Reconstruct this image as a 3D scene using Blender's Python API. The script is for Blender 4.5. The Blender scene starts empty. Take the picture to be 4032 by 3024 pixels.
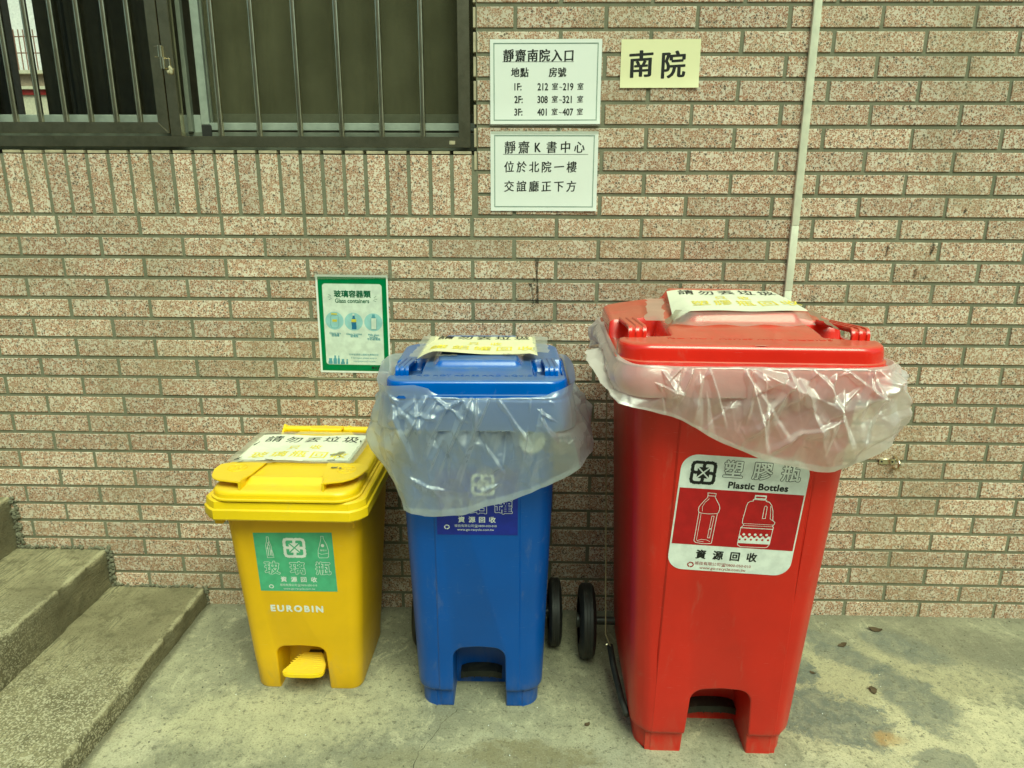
import bpy, bmesh, math, random
import numpy as np
from mathutils import Vector, Matrix, noise as mnoise
from mathutils.geometry import tessellate_polygon

random.seed(7)
RNG = np.random.RandomState(11)
SC = bpy.context.scene
COL = SC.collection
rad = math.radians

# ------------------------------------------------------------------ camera
CAM = Vector((1.4622, -2.0438, 1.3174))
TH, YA, RO = 0.266463, -0.024334, -0.004586
_R = Vector((math.cos(YA), -math.sin(YA), 0))
_FH = Vector((math.sin(YA), math.cos(YA), 0))
_F = _FH * math.cos(TH) - Vector((0, 0, 1)) * math.sin(TH)
_U = _FH * math.sin(TH) + Vector((0, 0, 1)) * math.cos(TH)
_XR = _R * math.cos(RO) - _U * math.sin(RO)
_UR = _R * math.sin(RO) + _U * math.cos(RO)
cd = bpy.data.cameras.new('camera'); cam = bpy.data.objects.new('camera', cd); COL.objects.link(cam)
m = Matrix.Identity(4)
for i in range(3):
    m[i][0] = _XR[i]; m[i][1] = _UR[i]; m[i][2] = -_F[i]; m[i][3] = CAM[i]
cam.matrix_world = m
cd.sensor_width = 36; cd.sensor_fit = 'HORIZONTAL'; cd.lens = 25.0
cd.clip_start = 0.05; cd.clip_end = 300
SC.camera = cam

# ------------------------------------------------------------------ world and sun
SUN_EL, SUN_AZ = rad(56), rad(22)         # azimuth: to the right of straight behind the camera
w = bpy.data.worlds.new('World'); SC.world = w; w.use_nodes = True
nt = w.node_tree; bgn = nt.nodes['Background']
sky = nt.nodes.new('ShaderNodeTexSky'); sky.sky_type = 'NISHITA'; sky.sun_disc = False
sky.sun_elevation = SUN_EL; sky.sun_rotation = math.pi - SUN_AZ
sky.air_density = 1.0; sky.dust_density = 6.0; sky.ozone_density = 0.6
nt.links.new(sky.outputs[0], bgn.inputs[0]); bgn.inputs[1].default_value = 0.104
sl = bpy.data.lights.new('sun', 'SUN'); sun = bpy.data.objects.new('sun', sl); COL.objects.link(sun)
sl.energy = 2.1; sl.angle = rad(34); sl.color = (1.0, 0.96, 0.88)
sdir = Vector((math.sin(SUN_AZ) * math.cos(SUN_EL), -math.cos(SUN_AZ) * math.cos(SUN_EL), math.sin(SUN_EL)))
sun.rotation_euler = (-sdir).to_track_quat('-Z', 'Y').to_euler()
sun.location = (2, -4, 6)
vs = SC.view_settings
vs.view_transform = 'Standard'; vs.look = 'None'; vs.gamma = 1; vs.use_curve_mapping = False
vs.exposure = 0.33
vs.use_white_balance = True
vs.white_balance_temperature = 6420
vs.white_balance_tint = -30
SC.cycles.max_bounces = 10; SC.cycles.transparent_max_bounces = 16

def pix(X, Y, Z):
    v = Vector((X, Y, Z)) - CAM
    d = v.dot(_F)
    return 2016 + 2800 * v.dot(_XR) / d, 1512 - 2800 * v.dot(_UR) / d

# ------------------------------------------------------------------ node helpers
class NB:
    def __init__(s, name):
        s.m = bpy.data.materials.new(name); s.m.use_nodes = True
        s.t = s.m.node_tree; s.t.nodes.clear()
        s.out = s.t.nodes.new('ShaderNodeOutputMaterial')
    def n(s, typ, **kw):
        nd = s.t.nodes.new(typ)
        for k, v in kw.items():
            if k.startswith('i_'):
                key = k[2:]
                key = int(key) if key.isdigit() else key.replace('_', ' ')
                s.set(nd.inputs[key], v)
            else: setattr(nd, k, v)
        return nd
    def set(s, sock, v):
        if hasattr(v, 'is_output') or isinstance(v, bpy.types.NodeSocket): s.t.links.new(v, sock)
        else:
            if sock.type == 'RGBA' and len(v) == 3: v = (*v, 1)
            sock.default_value = v
    def math(s, op, a, b=0.0, clamp=False):
        nd = s.n('ShaderNodeMath', operation=op, use_clamp=clamp); s.set(nd.inputs[0], a); s.set(nd.inputs[1], b); return nd.outputs[0]
    def vmath(s, op, a, b=(0, 0, 0)):
        nd = s.n('ShaderNodeVectorMath', operation=op); s.set(nd.inputs[0], a); s.set(nd.inputs[1], b); return nd.outputs[0]
    def mix(s, f, a, b):
        nd = s.n('ShaderNodeMix', data_type='RGBA'); s.set(nd.inputs[0], f); s.set(nd.inputs[6], a); s.set(nd.inputs[7], b); return nd.outputs[2]
    def ramp(s, f, lo, hi):
        nd = s.n('ShaderNodeMapRange', interpolation_type='SMOOTHSTEP'); s.set(nd.inputs[0], f); nd.inputs[1].default_value = lo; nd.inputs[2].default_value = hi; return nd.outputs[0]
    def noise(s, vec, scale, detail=4, rough=.55, dist=0.0):
        nd = s.n('ShaderNodeTexNoise'); s.set(nd.inputs['Vector'], vec); nd.inputs['Scale'].default_value = scale
        nd.inputs['Detail'].default_value = detail; nd.inputs['Roughness'].default_value = rough; nd.inputs['Distortion'].default_value = dist
        return nd.outputs[0]
    def pos(s): return s.n('ShaderNodeNewGeometry').outputs['Position']
    def bump(s, h, strength=.3, dist=.001):
        nd = s.n('ShaderNodeBump'); s.set(nd.inputs['Height'], h); nd.inputs['Strength'].default_value = strength; nd.inputs['Distance'].default_value = dist; return nd.outputs[0]
    def pbr(s, col, rough=.5, metal=0.0, normal=None, spec=.5, coat=0):
        p = s.n('ShaderNodeBsdfPrincipled')
        s.set(p.inputs['Base Color'], col); s.set(p.inputs['Roughness'], rough); s.set(p.inputs['Metallic'], metal)
        p.inputs['Specular IOR Level'].default_value = spec
        if coat: p.inputs['Coat Weight'].default_value = coat; p.inputs['Coat Roughness'].default_value = .12
        if normal is not None: s.set(p.inputs['Normal'], normal)
        s.t.links.new(p.outputs[0], s.out.inputs[0]); return p

def flat(name, col, rough=.6, metal=0.0, spec=.4, var=.06, scale=40):
    b = NB(name); p = b.pos(); n = b.noise(p, scale, 3)
    c2 = tuple(max(0, x * (1 - var * 3)) for x in col)
    b.pbr(b.mix(b.ramp(n, .3, .7), col, c2), rough, metal, b.bump(n, .1), spec)
    return b.m

def tile_mat():
    b = NB('granite_tile'); p = b.pos()
    oi = b.n('ShaderNodeObjectInfo').outputs['Random']
    off = b.n('ShaderNodeCombineXYZ'); b.set(off.inputs[0], b.math('MULTIPLY', oi, 7.0)); b.set(off.inputs[2], b.math('MULTIPLY', oi, 13.0))
    q = b.vmath('ADD', p, off.outputs[0])
    qd = b.vmath('ADD', q, b.vmath('SCALE', (1, 1, 1)))
    nz = b.n('ShaderNodeTexNoise'); b.set(nz.inputs['Vector'], q); nz.inputs['Scale'].default_value = 170; nz.inputs['Detail'].default_value = 2
    sc = b.n('ShaderNodeVectorMath', operation='SCALE'); b.set(sc.inputs[0], nz.outputs['Color']); sc.inputs['Scale'].default_value = .005
    q2 = b.vmath('ADD', q, sc.outputs[0])
    v = b.n('ShaderNodeTexVoronoi', feature='DISTANCE_TO_EDGE'); b.set(v.inputs['Vector'], q2); v.inputs['Scale'].default_value = 190
    v2 = b.n('ShaderNodeTexVoronoi'); b.set(v2.inputs['Vector'], q2); v2.inputs['Scale'].default_value = 190
    sep = b.n('ShaderNodeSeparateColor'); b.set(sep.inputs[0], v2.outputs['Color'])
    big = b.noise(q, 28, 3, .6)
    blob = b.mix(sep.outputs[0], (.41, .200, .115), (.26, .118, .067))
    blob = b.mix(b.ramp(sep.outputs[1], .86, .92), blob, (.13, .085, .06))
    blob = b.mix(b.ramp(sep.outputs[2], .76, .84), blob, (.62, .53, .44))
    thr = b.math('MULTIPLY', big, .13)
    edge = b.math('DIVIDE', v.outputs['Distance'], thr)
    c = b.mix(b.ramp(edge, .5, 1.5), (.70, .61, .49), blob)
    hv = b.n('ShaderNodeHueSaturation'); b.set(hv.inputs['Color'], c)
    b.set(hv.inputs['Value'], b.math('ADD', b.math('MULTIPLY', oi, .30), .86)); b.set(hv.inputs['Saturation'], b.math('ADD', b.math('MULTIPLY', sep.outputs[0], .0), 1.0))
    # grime: broad stains and specks
    gr = b.noise(p, 3.2, 5, .65); c = b.mix(b.math('MULTIPLY', b.ramp(gr, .42, .72), .45), hv.outputs[0], (.27, .225, .13))
    sp = b.noise(p, 130, 1); c = b.mix(b.ramp(sp, .77, .80), c, (.07, .05, .035))
    b.pbr(c, .62, 0, b.bump(b.math('ADD', sep.outputs[0], big), .5, .0006), .35)
    return b.m

def grout_mat():
    b = NB('grout'); p = b.pos()
    n1 = b.noise(p, 9, 5, .6); n2 = b.noise(p, 160, 4, .7)
    c = b.mix(b.ramp(n1, .3, .75), (.172, .172, .118), (.235, .225, .158))
    c = b.mix(b.math('MULTIPLY', b.ramp(n2, .5, .75), .5), c, (.09, .09, .062))
    b.pbr(c, .9, 0, b.bump(n2, .7, .0012), .2)
    return b.m

def floor_mat():
    b = NB('worn_concrete'); p = b.pos()
    sx = b.n('ShaderNodeSeparateXYZ'); b.set(sx.inputs[0], p); X, Y = sx.outputs[0], sx.outputs[1]
    n1 = b.noise(p, 2.3, 6, .62, .6); n2 = b.noise(p, 14, 6, .7, .3); n3 = b.noise(p, 210, 3, .7); n4 = b.noise(p, 60, 4, .75)
    c = b.mix(b.ramp(n1, .36, .64), (.375, .350, .232), (.225, .215, .150))
    c = b.mix(b.math('MULTIPLY', b.ramp(n2, .47, .72), .65), c, (.21, .20, .145))
    c = b.mix(b.math('MULTIPLY', b.ramp(n2, .46, .28), .6), c, (.60, .54, .36))
    wob = b.noise(p, 7.5, 9, .74, .5); fine = b.noise(p, 60, 7, .8)
    wv = b.math('ADD', b.math('MULTIPLY', b.math('SUBTRACT', wob, .5), 2.6), b.math('MULTIPLY', b.math('SUBTRACT', fine, .5), 1.5))
    sk = b.noise(b.vmath('MULTIPLY', p, (1.6, 1, 1)), 11, 8, .78, .8)
    c = b.mix(b.math('MULTIPLY', b.ramp(sk, .50, .64), .5), c, (.20, .19, .125))
    c = b.mix(b.math('MULTIPLY', b.ramp(sk, .46, .36), .5), c, (.56, .51, .34))
    mot = b.noise(p, 22, 7, .75, .6)
    def blob(c, cx, cy, rx, ry, col, amt, soft=.16, rot=0.0):
        soft = soft * 1.0
        dx = b.math('SUBTRACT', X, cx); dy = b.math('SUBTRACT', Y, cy)
        cr, sr = math.cos(rot), math.sin(rot)
        ex = b.math('DIVIDE', b.math('ADD', b.math('MULTIPLY', dx, cr), b.math('MULTIPLY', dy, sr)), rx)
        ey = b.math('DIVIDE', b.math('SUBTRACT', b.math('MULTIPLY', dy, cr), b.math('MULTIPLY', dx, sr)), ry)
        d = b.math('SQRT', b.math('ADD', b.math('MULTIPLY', ex, ex), b.math('MULTIPLY', ey, ey)))
        d = b.math('ADD', d, wv)
        return b.mix(b.math('MULTIPLY', b.math('MULTIPLY', b.ramp(d, 1 + soft, 1 - soft), amt), b.math('ADD', b.math('MULTIPLY', b.ramp(mot, .36, .58), .45), .55)), c, col)
    dk = (.125, .138, .122); pale = (.62, .56, .36)
    c = blob(c, 2.42, -.33, .36, .17, (.46, .41, .25), .8, .4)
    c = blob(c, 2.56, -.55, .40, .14, pale, .85, .3)
    c = blob(c, 1.72, -.74, .55, .16, (.44, .42, .31), .6, .5)
    c = blob(c, 2.24, -.46, .17, .10, dk, .9, .12, -.3)
    c = blob(c, 2.23, -.27, .06, .07, dk, .9)
    c = blob(c, 2.40, -.215, .10, .05, dk, .8, .2, -.5)
    c = blob(c, 2.33, -.12, .12, .035, dk, .6, .3, -.3)
    c = blob(c, 2.52, -.40, .075, .13, dk, .8, .2, .3)
    c = blob(c, 2.60, -.17, .11, .07, dk, .75, .25, -.6)
    c = blob(c, 2.85, -.15, .30, .10, (.19, .175, .12), .8, .35, -.5)
    c = blob(c, 2.46, -.62, .07, .05, dk, .7)
    c = blob(c, 2.75, -.55, .06, .03, dk, .5)
    c = blob(c, 2.37, -.542, .035, .022, (.46, .27, .09), .7, .5)
    c = blob(c, 1.47, -.625, .17, .05, (.215, .185, .10), .85, .14)
    c = blob(c, 1.22, -.66, .16, .05, (.26, .235, .14), .7, .2)
    c = blob(c, .44, -.575, .022, .03, (.09, .07, .03), .85, .4)
    c = blob(c, .50, -.60, .07, .08, (.55, .50, .35), .7, .4)
    c = blob(c, .78, -.52, .30, .10, (.52, .475, .30), .75, .45)
    c = blob(c, 1.10, -.42, .10, .12, (.46, .42, .27), .6, .4)
    # grime along the foot of the wall and of the step
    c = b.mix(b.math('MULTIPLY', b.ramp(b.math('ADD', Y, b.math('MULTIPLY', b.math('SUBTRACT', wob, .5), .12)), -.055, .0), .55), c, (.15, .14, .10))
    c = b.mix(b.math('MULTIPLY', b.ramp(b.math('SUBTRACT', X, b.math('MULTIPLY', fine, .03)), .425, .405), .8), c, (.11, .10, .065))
    c = b.mix(b.math('MULTIPLY', b.ramp(n3, .52, .70), .7), c, (.15, .14, .09))
    pv = b.n('ShaderNodeTexVoronoi'); b.set(pv.inputs['Vector'], p); pv.inputs['Scale'].default_value = 130; pc = b.n('ShaderNodeSeparateColor'); b.set(pc.inputs[0], pv.outputs['Color'])
    c = b.mix(b.math('MULTIPLY', b.math('MULTIPLY', b.ramp(pv.outputs['Distance'], .30, .16), b.ramp(pc.outputs[0], .84, .88)), .55), c, (.10, .092, .06))
    c = b.mix(b.math('MULTIPLY', b.ramp(n4, .54, .66), .75), c, (.13, .12, .08))
    c = b.mix(b.math('MULTIPLY', b.ramp(n3, .42, .3), .35), c, (.62, .58, .42))
    h = b.math('ADD', b.math('MULTIPLY', n3, .5), n4)
    b.pbr(c, b.math('ADD', b.math('MULTIPLY', n2, .3), .62), 0, b.bump(h, .9, .0026), .3)
    return b.m

def step_mat():
    b = NB('step_concrete'); p = b.pos()
    st = b.vmath('MULTIPLY', p, (170, 7, 170)); br = b.noise(st, 1.6, 5, .7)
    n1 = b.noise(p, 4.5, 6, .65, .4); n2 = b.noise(p, 26, 5, .7); n3 = b.noise(p, 190, 2, .7)
    c = b.mix(b.ramp(n1, .32, .68), (.45, .395, .235), (.23, .20, .115))
    c = b.mix(b.math('MULTIPLY', b.ramp(br, .47, .60), b.math('MULTIPLY', b.ramp(n1, .62, .42), .75)), c, (.11, .10, .06))
    c = b.mix(b.math('MULTIPLY', b.ramp(n2, .48, .66), .65), c, (.14, .12, .065))
    sp = b.n('ShaderNodeTexVoronoi'); b.set(sp.inputs['Vector'], p); sp.inputs['Scale'].default_value = 270
    sepc = b.n('ShaderNodeSeparateColor'); b.set(sepc.inputs[0], sp.outputs['Color'])
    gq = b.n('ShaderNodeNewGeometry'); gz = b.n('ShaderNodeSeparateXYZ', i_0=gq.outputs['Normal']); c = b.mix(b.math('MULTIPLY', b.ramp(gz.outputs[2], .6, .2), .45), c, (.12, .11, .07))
    near = b.math('MULTIPLY', b.ramp(b.n('ShaderNodeSeparateXYZ', i_0=p).outputs[1], -.22, -.6), b.ramp(sepc.outputs[0], .66, .72))
    c = b.mix(b.math('MULTIPLY', near, .75), c, (.66, .60, .42))
    sx = b.n('ShaderNodeSeparateXYZ', i_0=p)
    for x1, z1 in ((.414, .0606), (.106, .193), (-.181, .3705)):
        dx = b.math('ABSOLUTE', b.math('SUBTRACT', sx.outputs[0], x1)); dz = b.math('ABSOLUTE', b.math('SUBTRACT', sx.outputs[2], z1))
        dd = b.math('ADD', b.math('ADD', dx, dz), b.math('MULTIPLY', b.math('SUBTRACT', n2, .5), .035))
        c = b.mix(b.math('MULTIPLY', b.ramp(dd, .016, .006), .65), c, (.52, .46, .29))
        foot = b.math('ADD', b.math('ABSOLUTE', b.math('SUBTRACT', sx.outputs[0], x1 + .004)), b.math('MULTIPLY', b.ramp(sx.outputs[2], z1 - .10, z1 - .05), 1.0))
    c = b.mix(b.math('MULTIPLY', b.ramp(n3, .56, .70), .7), c, (.09, .08, .05))
    b.pbr(c, .8, 0, b.bump(b.math('ADD', b.math('ADD', br, n2), n3), 1.0, .005), .3)
    return b.m

def plastic(name, col, dust=None, rough=.34, dustamt=.6, coat=0):
    b = NB(name); p = b.pos()
    n1 = b.noise(p, 5, 4, .6); n2 = b.noise(p, 900, 2, .6); n3 = b.noise(p, 60, 5, .7); 
    c = b.mix(b.ramp(n1, .3, .75), col, tuple(x * .86 for x in col))
    sc = b.noise(b.vmath('MULTIPLY', p, (9, 9, 120)), 4, 3, .6)
    c = b.mix(b.math('MULTIPLY', b.ramp(sc, .66, .76), .09), c, (.7, .7, .66))
    zz = b.n('ShaderNodeSeparateXYZ', i_0=p).outputs[2]
    sm = b.noise(b.vmath('MULTIPLY', p, (1, 1, .35)), 26, 6, .7, .4)
    c = b.mix(b.math('MULTIPLY', b.math('MULTIPLY', b.ramp(zz, .16, .0), b.ramp(sm, .42, .66)), .18), c, (.26, .23, .15))
    c = b.mix(b.math('MULTIPLY', b.ramp(sm, .58, .74), .13), c, (.30, .28, .20))
    rgh = b.math('ADD', b.math('MULTIPLY', n3, .16), rough - .06)
    if dust:
        g = b.n('ShaderNodeNewGeometry'); sn = b.n('ShaderNodeSeparateXYZ', i_0=g.outputs['Normal'])
        up = b.ramp(sn.outputs[2], .62, .97)
        dn = b.noise(p, 16, 6, .65, .3)
        f = b.math('MULTIPLY', up, b.math('MULTIPLY', b.ramp(dn, .05, .60), dustamt))
        f2 = b.math('MULTIPLY', b.ramp(n3, .62, .78), b.math('MULTIPLY', up, .25))
        f = b.math('ADD', f, f2, True)
        c = b.mix(f, c, dust); rgh = b.math('ADD', rgh, b.math('MULTIPLY', f, .4))
    b.pbr(c, rgh, 0, b.bump(b.math('ADD', n2, b.math('MULTIPLY', n1, .8)), .12, .0008), .5, coat)
    return b.m

def steel_mat():
    b = NB('stainless_steel'); p = b.pos()
    n1 = b.noise(p, 13, 5, .65); n2 = b.noise(b.vmath('MULTIPLY', p, (3, 3, 3)), 60, 4, .7)
    sc = b.noise(b.vmath('MULTIPLY', p, (1, 1, 14)), 22, 4, .7)
    c = b.mix(b.ramp(n1, .35, .7), (.78, .70, .52), (.54, .48, .34))
    c = b.mix(b.math('MULTIPLY', b.ramp(n2, .66, .8), .4), c, (.20, .18, .14))
    b.pbr(c, b.math('ADD', b.math('MULTIPLY', n1, .14), .14), 1.0)
    return b.m

def film_mat(name, tint=(.80, .83, .80), op=.5, gl=.5, blur=0.0):
    b = NB(name); p = b.pos()
    n = b.noise(p, 5, 4, .6)
    nb = b.noise(p, 38, 5, .72, 1.2); v = b.n('ShaderNodeTexVoronoi', feature='F1'); b.set(v.inputs['Vector'], b.vmath('MULTIPLY', p, (1, 1, .6))); v.inputs['Scale'].default_value = 46
    bmp = b.bump(b.math('ADD', nb, b.math('MULTIPLY', v.outputs['Distance'], .8)), .26, .004)
    tr = b.n('ShaderNodeBsdfTransparent'); tr.inputs[0].default_value = (.93, .95, .93, 1)
    df = b.n('ShaderNodeBsdfDiffuse'); df.inputs[0].default_value = (*tint, 1); b.set(df.inputs['Normal'], bmp)
    tl = b.n('ShaderNodeBsdfTranslucent'); tl.inputs[0].default_value = (*tint, 1); b.set(tl.inputs['Normal'], bmp)
    m1 = b.n('ShaderNodeMixShader'); m1.inputs[0].default_value = .45; b.t.links.new(df.outputs[0], m1.inputs[1]); b.t.links.new(tl.outputs[0], m1.inputs[2])
    lw = b.n('ShaderNodeLayerWeight'); lw.inputs[0].default_value = .35
    f = b.math('ADD', b.math('MULTIPLY', lw.outputs['Facing'], .45), b.math('ADD', b.math('MULTIPLY', n, .16), op - .12), True)
    rf = b.n('ShaderNodeBsdfRefraction'); rf.inputs['IOR'].default_value = 1.18; rf.inputs['Roughness'].default_value = .42; rf.inputs[0].default_value = (.95, .96, .95, 1)
    m0 = b.n('ShaderNodeMixShader'); m0.inputs[0].default_value = blur; b.t.links.new(tr.outputs[0], m0.inputs[1]); b.t.links.new(rf.outputs[0], m0.inputs[2])
    m2 = b.n('ShaderNodeMixShader'); b.set(m2.inputs[0], f); b.t.links.new(m0.outputs[0], m2.inputs[1]); b.t.links.new(m1.outputs[0], m2.inputs[2])
    g = b.n('ShaderNodeBsdfGlossy'); g.inputs['Roughness'].default_value = .31; g.inputs[0].default_value = (1, 1, 1, 1); b.set(g.inputs['Normal'], bmp)
    fr = b.n('ShaderNodeFresnel'); fr.inputs[0].default_value = 1.5; b.set(fr.inputs['Normal'], bmp)
    m3 = b.n('ShaderNodeMixShader'); b.set(m3.inputs[0], b.math('MINIMUM', b.math('ADD', b.math('MULTIPLY', fr.outputs[0], gl * 2.0), .03), .22)); b.t.links.new(m2.outputs[0], m3.inputs[1]); b.t.links.new(g.outputs[0], m3.inputs[2])
    b.t.links.new(m3.outputs[0], b.out.inputs[0]); return b.m

def paper_mat(name, col, dirt=.1, rough=.6):
    b = NB(name); p = b.pos(); n = b.noise(p, 18, 5, .65); n2 = b.noise(p, 70, 5, .7, .5)
    c = b.mix(b.math('MULTIPLY', b.ramp(n, .45, .75), dirt * 2), col, tuple(x * .8 for x in col))
    c = b.mix(b.math('MULTIPLY', b.ramp(n2, .66, .74), dirt * 2.2), c, (.25, .24, .18))
    b.pbr(c, rough, 0, b.bump(n, .25, .002), .4); return b.m

def stain_mat():
    b = NB('dark_drip'); p = b.pos()
    n = b.noise(p, 90, 4, .7)
    tr = b.n('ShaderNodeBsdfTransparent'); df = b.n('ShaderNodeBsdfDiffuse'); df.inputs[0].default_value = (.045, .04, .03, 1)
    mx = b.n('ShaderNodeMixShader'); b.set(mx.inputs[0], b.math('MULTIPLY', b.ramp(n, .32, .6), .8)); b.t.links.new(tr.outputs[0], mx.inputs[1]); b.t.links.new(df.outputs[0], mx.inputs[2])
    b.t.links.new(mx.outputs[0], b.out.inputs[0]); return b.m

def glass_mat():
    b = NB('window_glass')
    tr = b.n('ShaderNodeBsdfTransparent'); tr.inputs[0].default_value = (.97, .98, .96, 1)
    g = b.n('ShaderNodeBsdfGlossy'); g.inputs['Roughness'].default_value = .03
    fr = b.n('ShaderNodeFresnel'); fr.inputs[0].default_value = 1.5
    mx = b.n('ShaderNodeMixShader'); b.set(mx.inputs[0], fr.outputs[0]); b.t.links.new(tr.outputs[0], mx.inputs[1]); b.t.links.new(g.outputs[0], mx.inputs[2])
    b.t.links.new(mx.outputs[0], b.out.inputs[0]); return b.m

def mesh_screen_mat():
    b = NB('insect_screen'); p = b.pos()
    sx = b.n('ShaderNodeSeparateXYZ', i_0=p)
    wx = b.math('SINE', b.math('MULTIPLY', sx.outputs[0], 1900.0)); wz = b.math('SINE', b.math('MULTIPLY', sx.outputs[2], 1900.0))
    h = b.math('MAXIMUM', wx, wz); n = b.noise(p, 7, 3)
    df = b.n('ShaderNodeBsdfDiffuse'); b.set(df.inputs[0], b.mix(b.ramp(n, .3, .7), (.118, .113, .066), (.086, .083, .048))); b.set(df.inputs['Normal'], b.bump(h, .3, .0006))
    tr = b.n('ShaderNodeBsdfTransparent')
    mx = b.n('ShaderNodeMixShader'); b.set(mx.inputs[0], b.math('ADD', b.math('MULTIPLY', h, .08), .66)); b.t.links.new(tr.outputs[0], mx.inputs[1]); b.t.links.new(df.outputs[0], mx.inputs[2])
    b.t.links.new(mx.outputs[0], b.out.inputs[0]); return b.m

M = dict(
    tile=tile_mat(), grout=grout_mat(), floor=floor_mat(), step=step_mat(), steel=steel_mat(),
    yellow=plastic('yellow_plastic', (.84, .49, .009), rough=.42),
    yellow_lid=plastic('yellow_lid_plastic', (.93, .63, .015), (.60, .42, .10), .34, .35),
    blue=plastic('blue_plastic', (.003, .075, .38), rough=.38),
    blue_lid=plastic('blue_lid_plastic', (.003, .10, .50), (.15, .20, .24), .20, .55, .5),
    red=plastic('red_plastic', (.56, .012, .008), rough=.36),
    red_lid=plastic('red_lid_plastic', (.68, .014, .010), (.42, .15, .085), .22, .62, .5),
    black=plastic('black_rubber', (.016, .016, .014), rough=.55),
    black_pedal=plastic('black_pedal_plastic', (.035, .037, .03), rough=.35),
    film=film_mat('clear_film', (.86, .93, 1.0), .29, .95, .38), film_red=film_mat('cloudy_film', (.98, .90, .87), .42, .95, .38),
    tape=film_mat('sticky_tape', (.80, .78, .66), .16, .6),
    alu=flat('painted_aluminium', (.42, .46, .40), .35, .3), alu_d=flat('aged_aluminium', (.20, .215, .17), .4, .3),
    paper=paper_mat('white_paper', (.78, .79, .75), .05, .38), paper_y=paper_mat('cream_paper', (.78, .74, .46), .06, .6),
    paper_l=paper_mat('dirty_paper', (.76, .74, .60), .26, .5), paper_c=paper_mat('yellowed_paper', (.76, .71, .46), .22, .5),
    ink=flat('black_ink', (.012, .012, .011), .5), green=flat('green_print', (.012, .19, .055), .45), dkgreen=flat('dark_green_print', (.01, .11, .045), .5),
    lite=flat('pale_print', (.70, .76, .66), .45), ltblue=flat('light_blue_print', (.36, .60, .60), .45), midblue=flat('blue_grey_print', (.13, .33, .38), .45),
    cola=flat('deep_blue_print', (.03, .16, .32), .45), ylw=flat('yellow_print', (.72, .62, .08), .45), teal=flat('green_sticker', (.13, .46, .25), .4),
    white=flat('white_print', (.80, .82, .78), .4), navy=flat('blue_sticker', (.010, .022, .30), .35), crimson=flat('crimson_print', (.42, .005, .012), .38),
    yink=flat('yellow_marker', (.90, .74, .08), .5), dred=flat('dark_red_print', (.33, .02, .02), .4),
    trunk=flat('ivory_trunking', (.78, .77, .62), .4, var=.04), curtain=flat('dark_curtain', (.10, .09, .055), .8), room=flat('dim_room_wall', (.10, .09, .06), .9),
    beige=flat('beige_wall', (.34, .26, .20), .8), cream=flat('cream_render', (.72, .66, .50), .8), pinkw=flat('pale_pink_render', (.93, .90, .90), .8),
    redband=flat('red_band', (.40, .02, .02), .6), rail=flat('brown_railing', (.28, .14, .10), .5), plaster=flat('grey_plaster', (.42, .40, .32), .85),
    oldtape=film_mat('old_dirty_tape', (.30, .27, .17), .55, .8),
    leaf=flat('dry_leaf', (.09, .06, .03), .8), wire=flat('dull_wire', (.30, .25, .14), .5, .3), screen=mesh_screen_mat(), glass=glass_mat(), stain=stain_mat(),
    crack=flat('crack', (.07, .065, .045), .95), silicone=flat('old_silicone', (.45, .40, .26), .5), sillt=flat('tile_edge', (.50, .43, .29), .7, var=.1),
    mortar=flat('rough_mortar', (.20, .19, .13), .95, var=.15, scale=120), dustpale=flat('rubbed_plastic', (.75, .40, .33), .6),
)

# ------------------------------------------------------------------ object helpers
def props(o, label=None, cat=None, group=None, kind=None):
    if label: o['label'] = label
    if cat: o['category'] = cat
    if group: o['group'] = group
    if kind: o['kind'] = kind
    return o
def link(o, parent=None, loc=None):
    COL.objects.link(o)
    if parent is not None: o.parent = parent
    if loc is not None: o.location = loc
    return o
def thing(name, label, cat, loc=(0, 0, 0), rz=0.0, group=None):
    o = bpy.data.objects.new(name, None); link(o); o.location = loc; o.rotation_euler = (0, 0, rz); o.empty_display_size = .05
    return props(o, label, cat, group)
def mesh_from(name, verts, faces, mat, parent=None, smooth=False, loc=None):
    me = bpy.data.meshes.new(name); me.from_pydata([tuple(v) for v in verts], [], [tuple(f) for f in faces]); me.update()
    if smooth: me.polygons.foreach_set('use_smooth', [True] * len(me.polygons))
    me.materials.append(mat)
    return link(bpy.data.objects.new(name, me), parent, loc)
def bm_obj(name, bm, mat, parent=None, smooth=False, angle=None, loc=None):
    me = bpy.data.meshes.new(name); bmesh.ops.recalc_face_normals(bm, faces=bm.faces); bm.to_mesh(me); bm.free()
    if smooth or angle: me.polygons.foreach_set('use_smooth', [True] * len(me.polygons))
    if angle: me.set_sharp_from_angle(angle=rad(angle))
    me.materials.append(mat)
    return link(bpy.data.objects.new(name, me), parent, loc)
def box(bm, x0, x1, y0, y1, z0, z1, bev=0.0, seg=1):
    r = bmesh.ops.create_cube(bm, size=1); vv = r['verts']
    for v in vv:
        v.co = Vector((x0 if v.co.x < 0 else x1, y0 if v.co.y < 0 else y1, z0 if v.co.z < 0 else z1))
    if bev:
        es = {e for v in vv for e in v.link_edges}
        bmesh.ops.bevel(bm, geom=list(es), offset=bev, segments=seg, affect='EDGES', profile=.5)
def cyl(bm, p0, p1, r, n=12, r2=None):
    p0, p1 = Vector(p0), Vector(p1); d = p1 - p0
    mt = Matrix.Translation((p0 + p1) / 2) @ d.to_track_quat('Z', 'Y').to_matrix().to_4x4()
    bmesh.ops.create_cone(bm, cap_ends=True, segments=n, radius1=r, radius2=r if r2 is None else r2, depth=d.length, matrix=mt)
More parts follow.
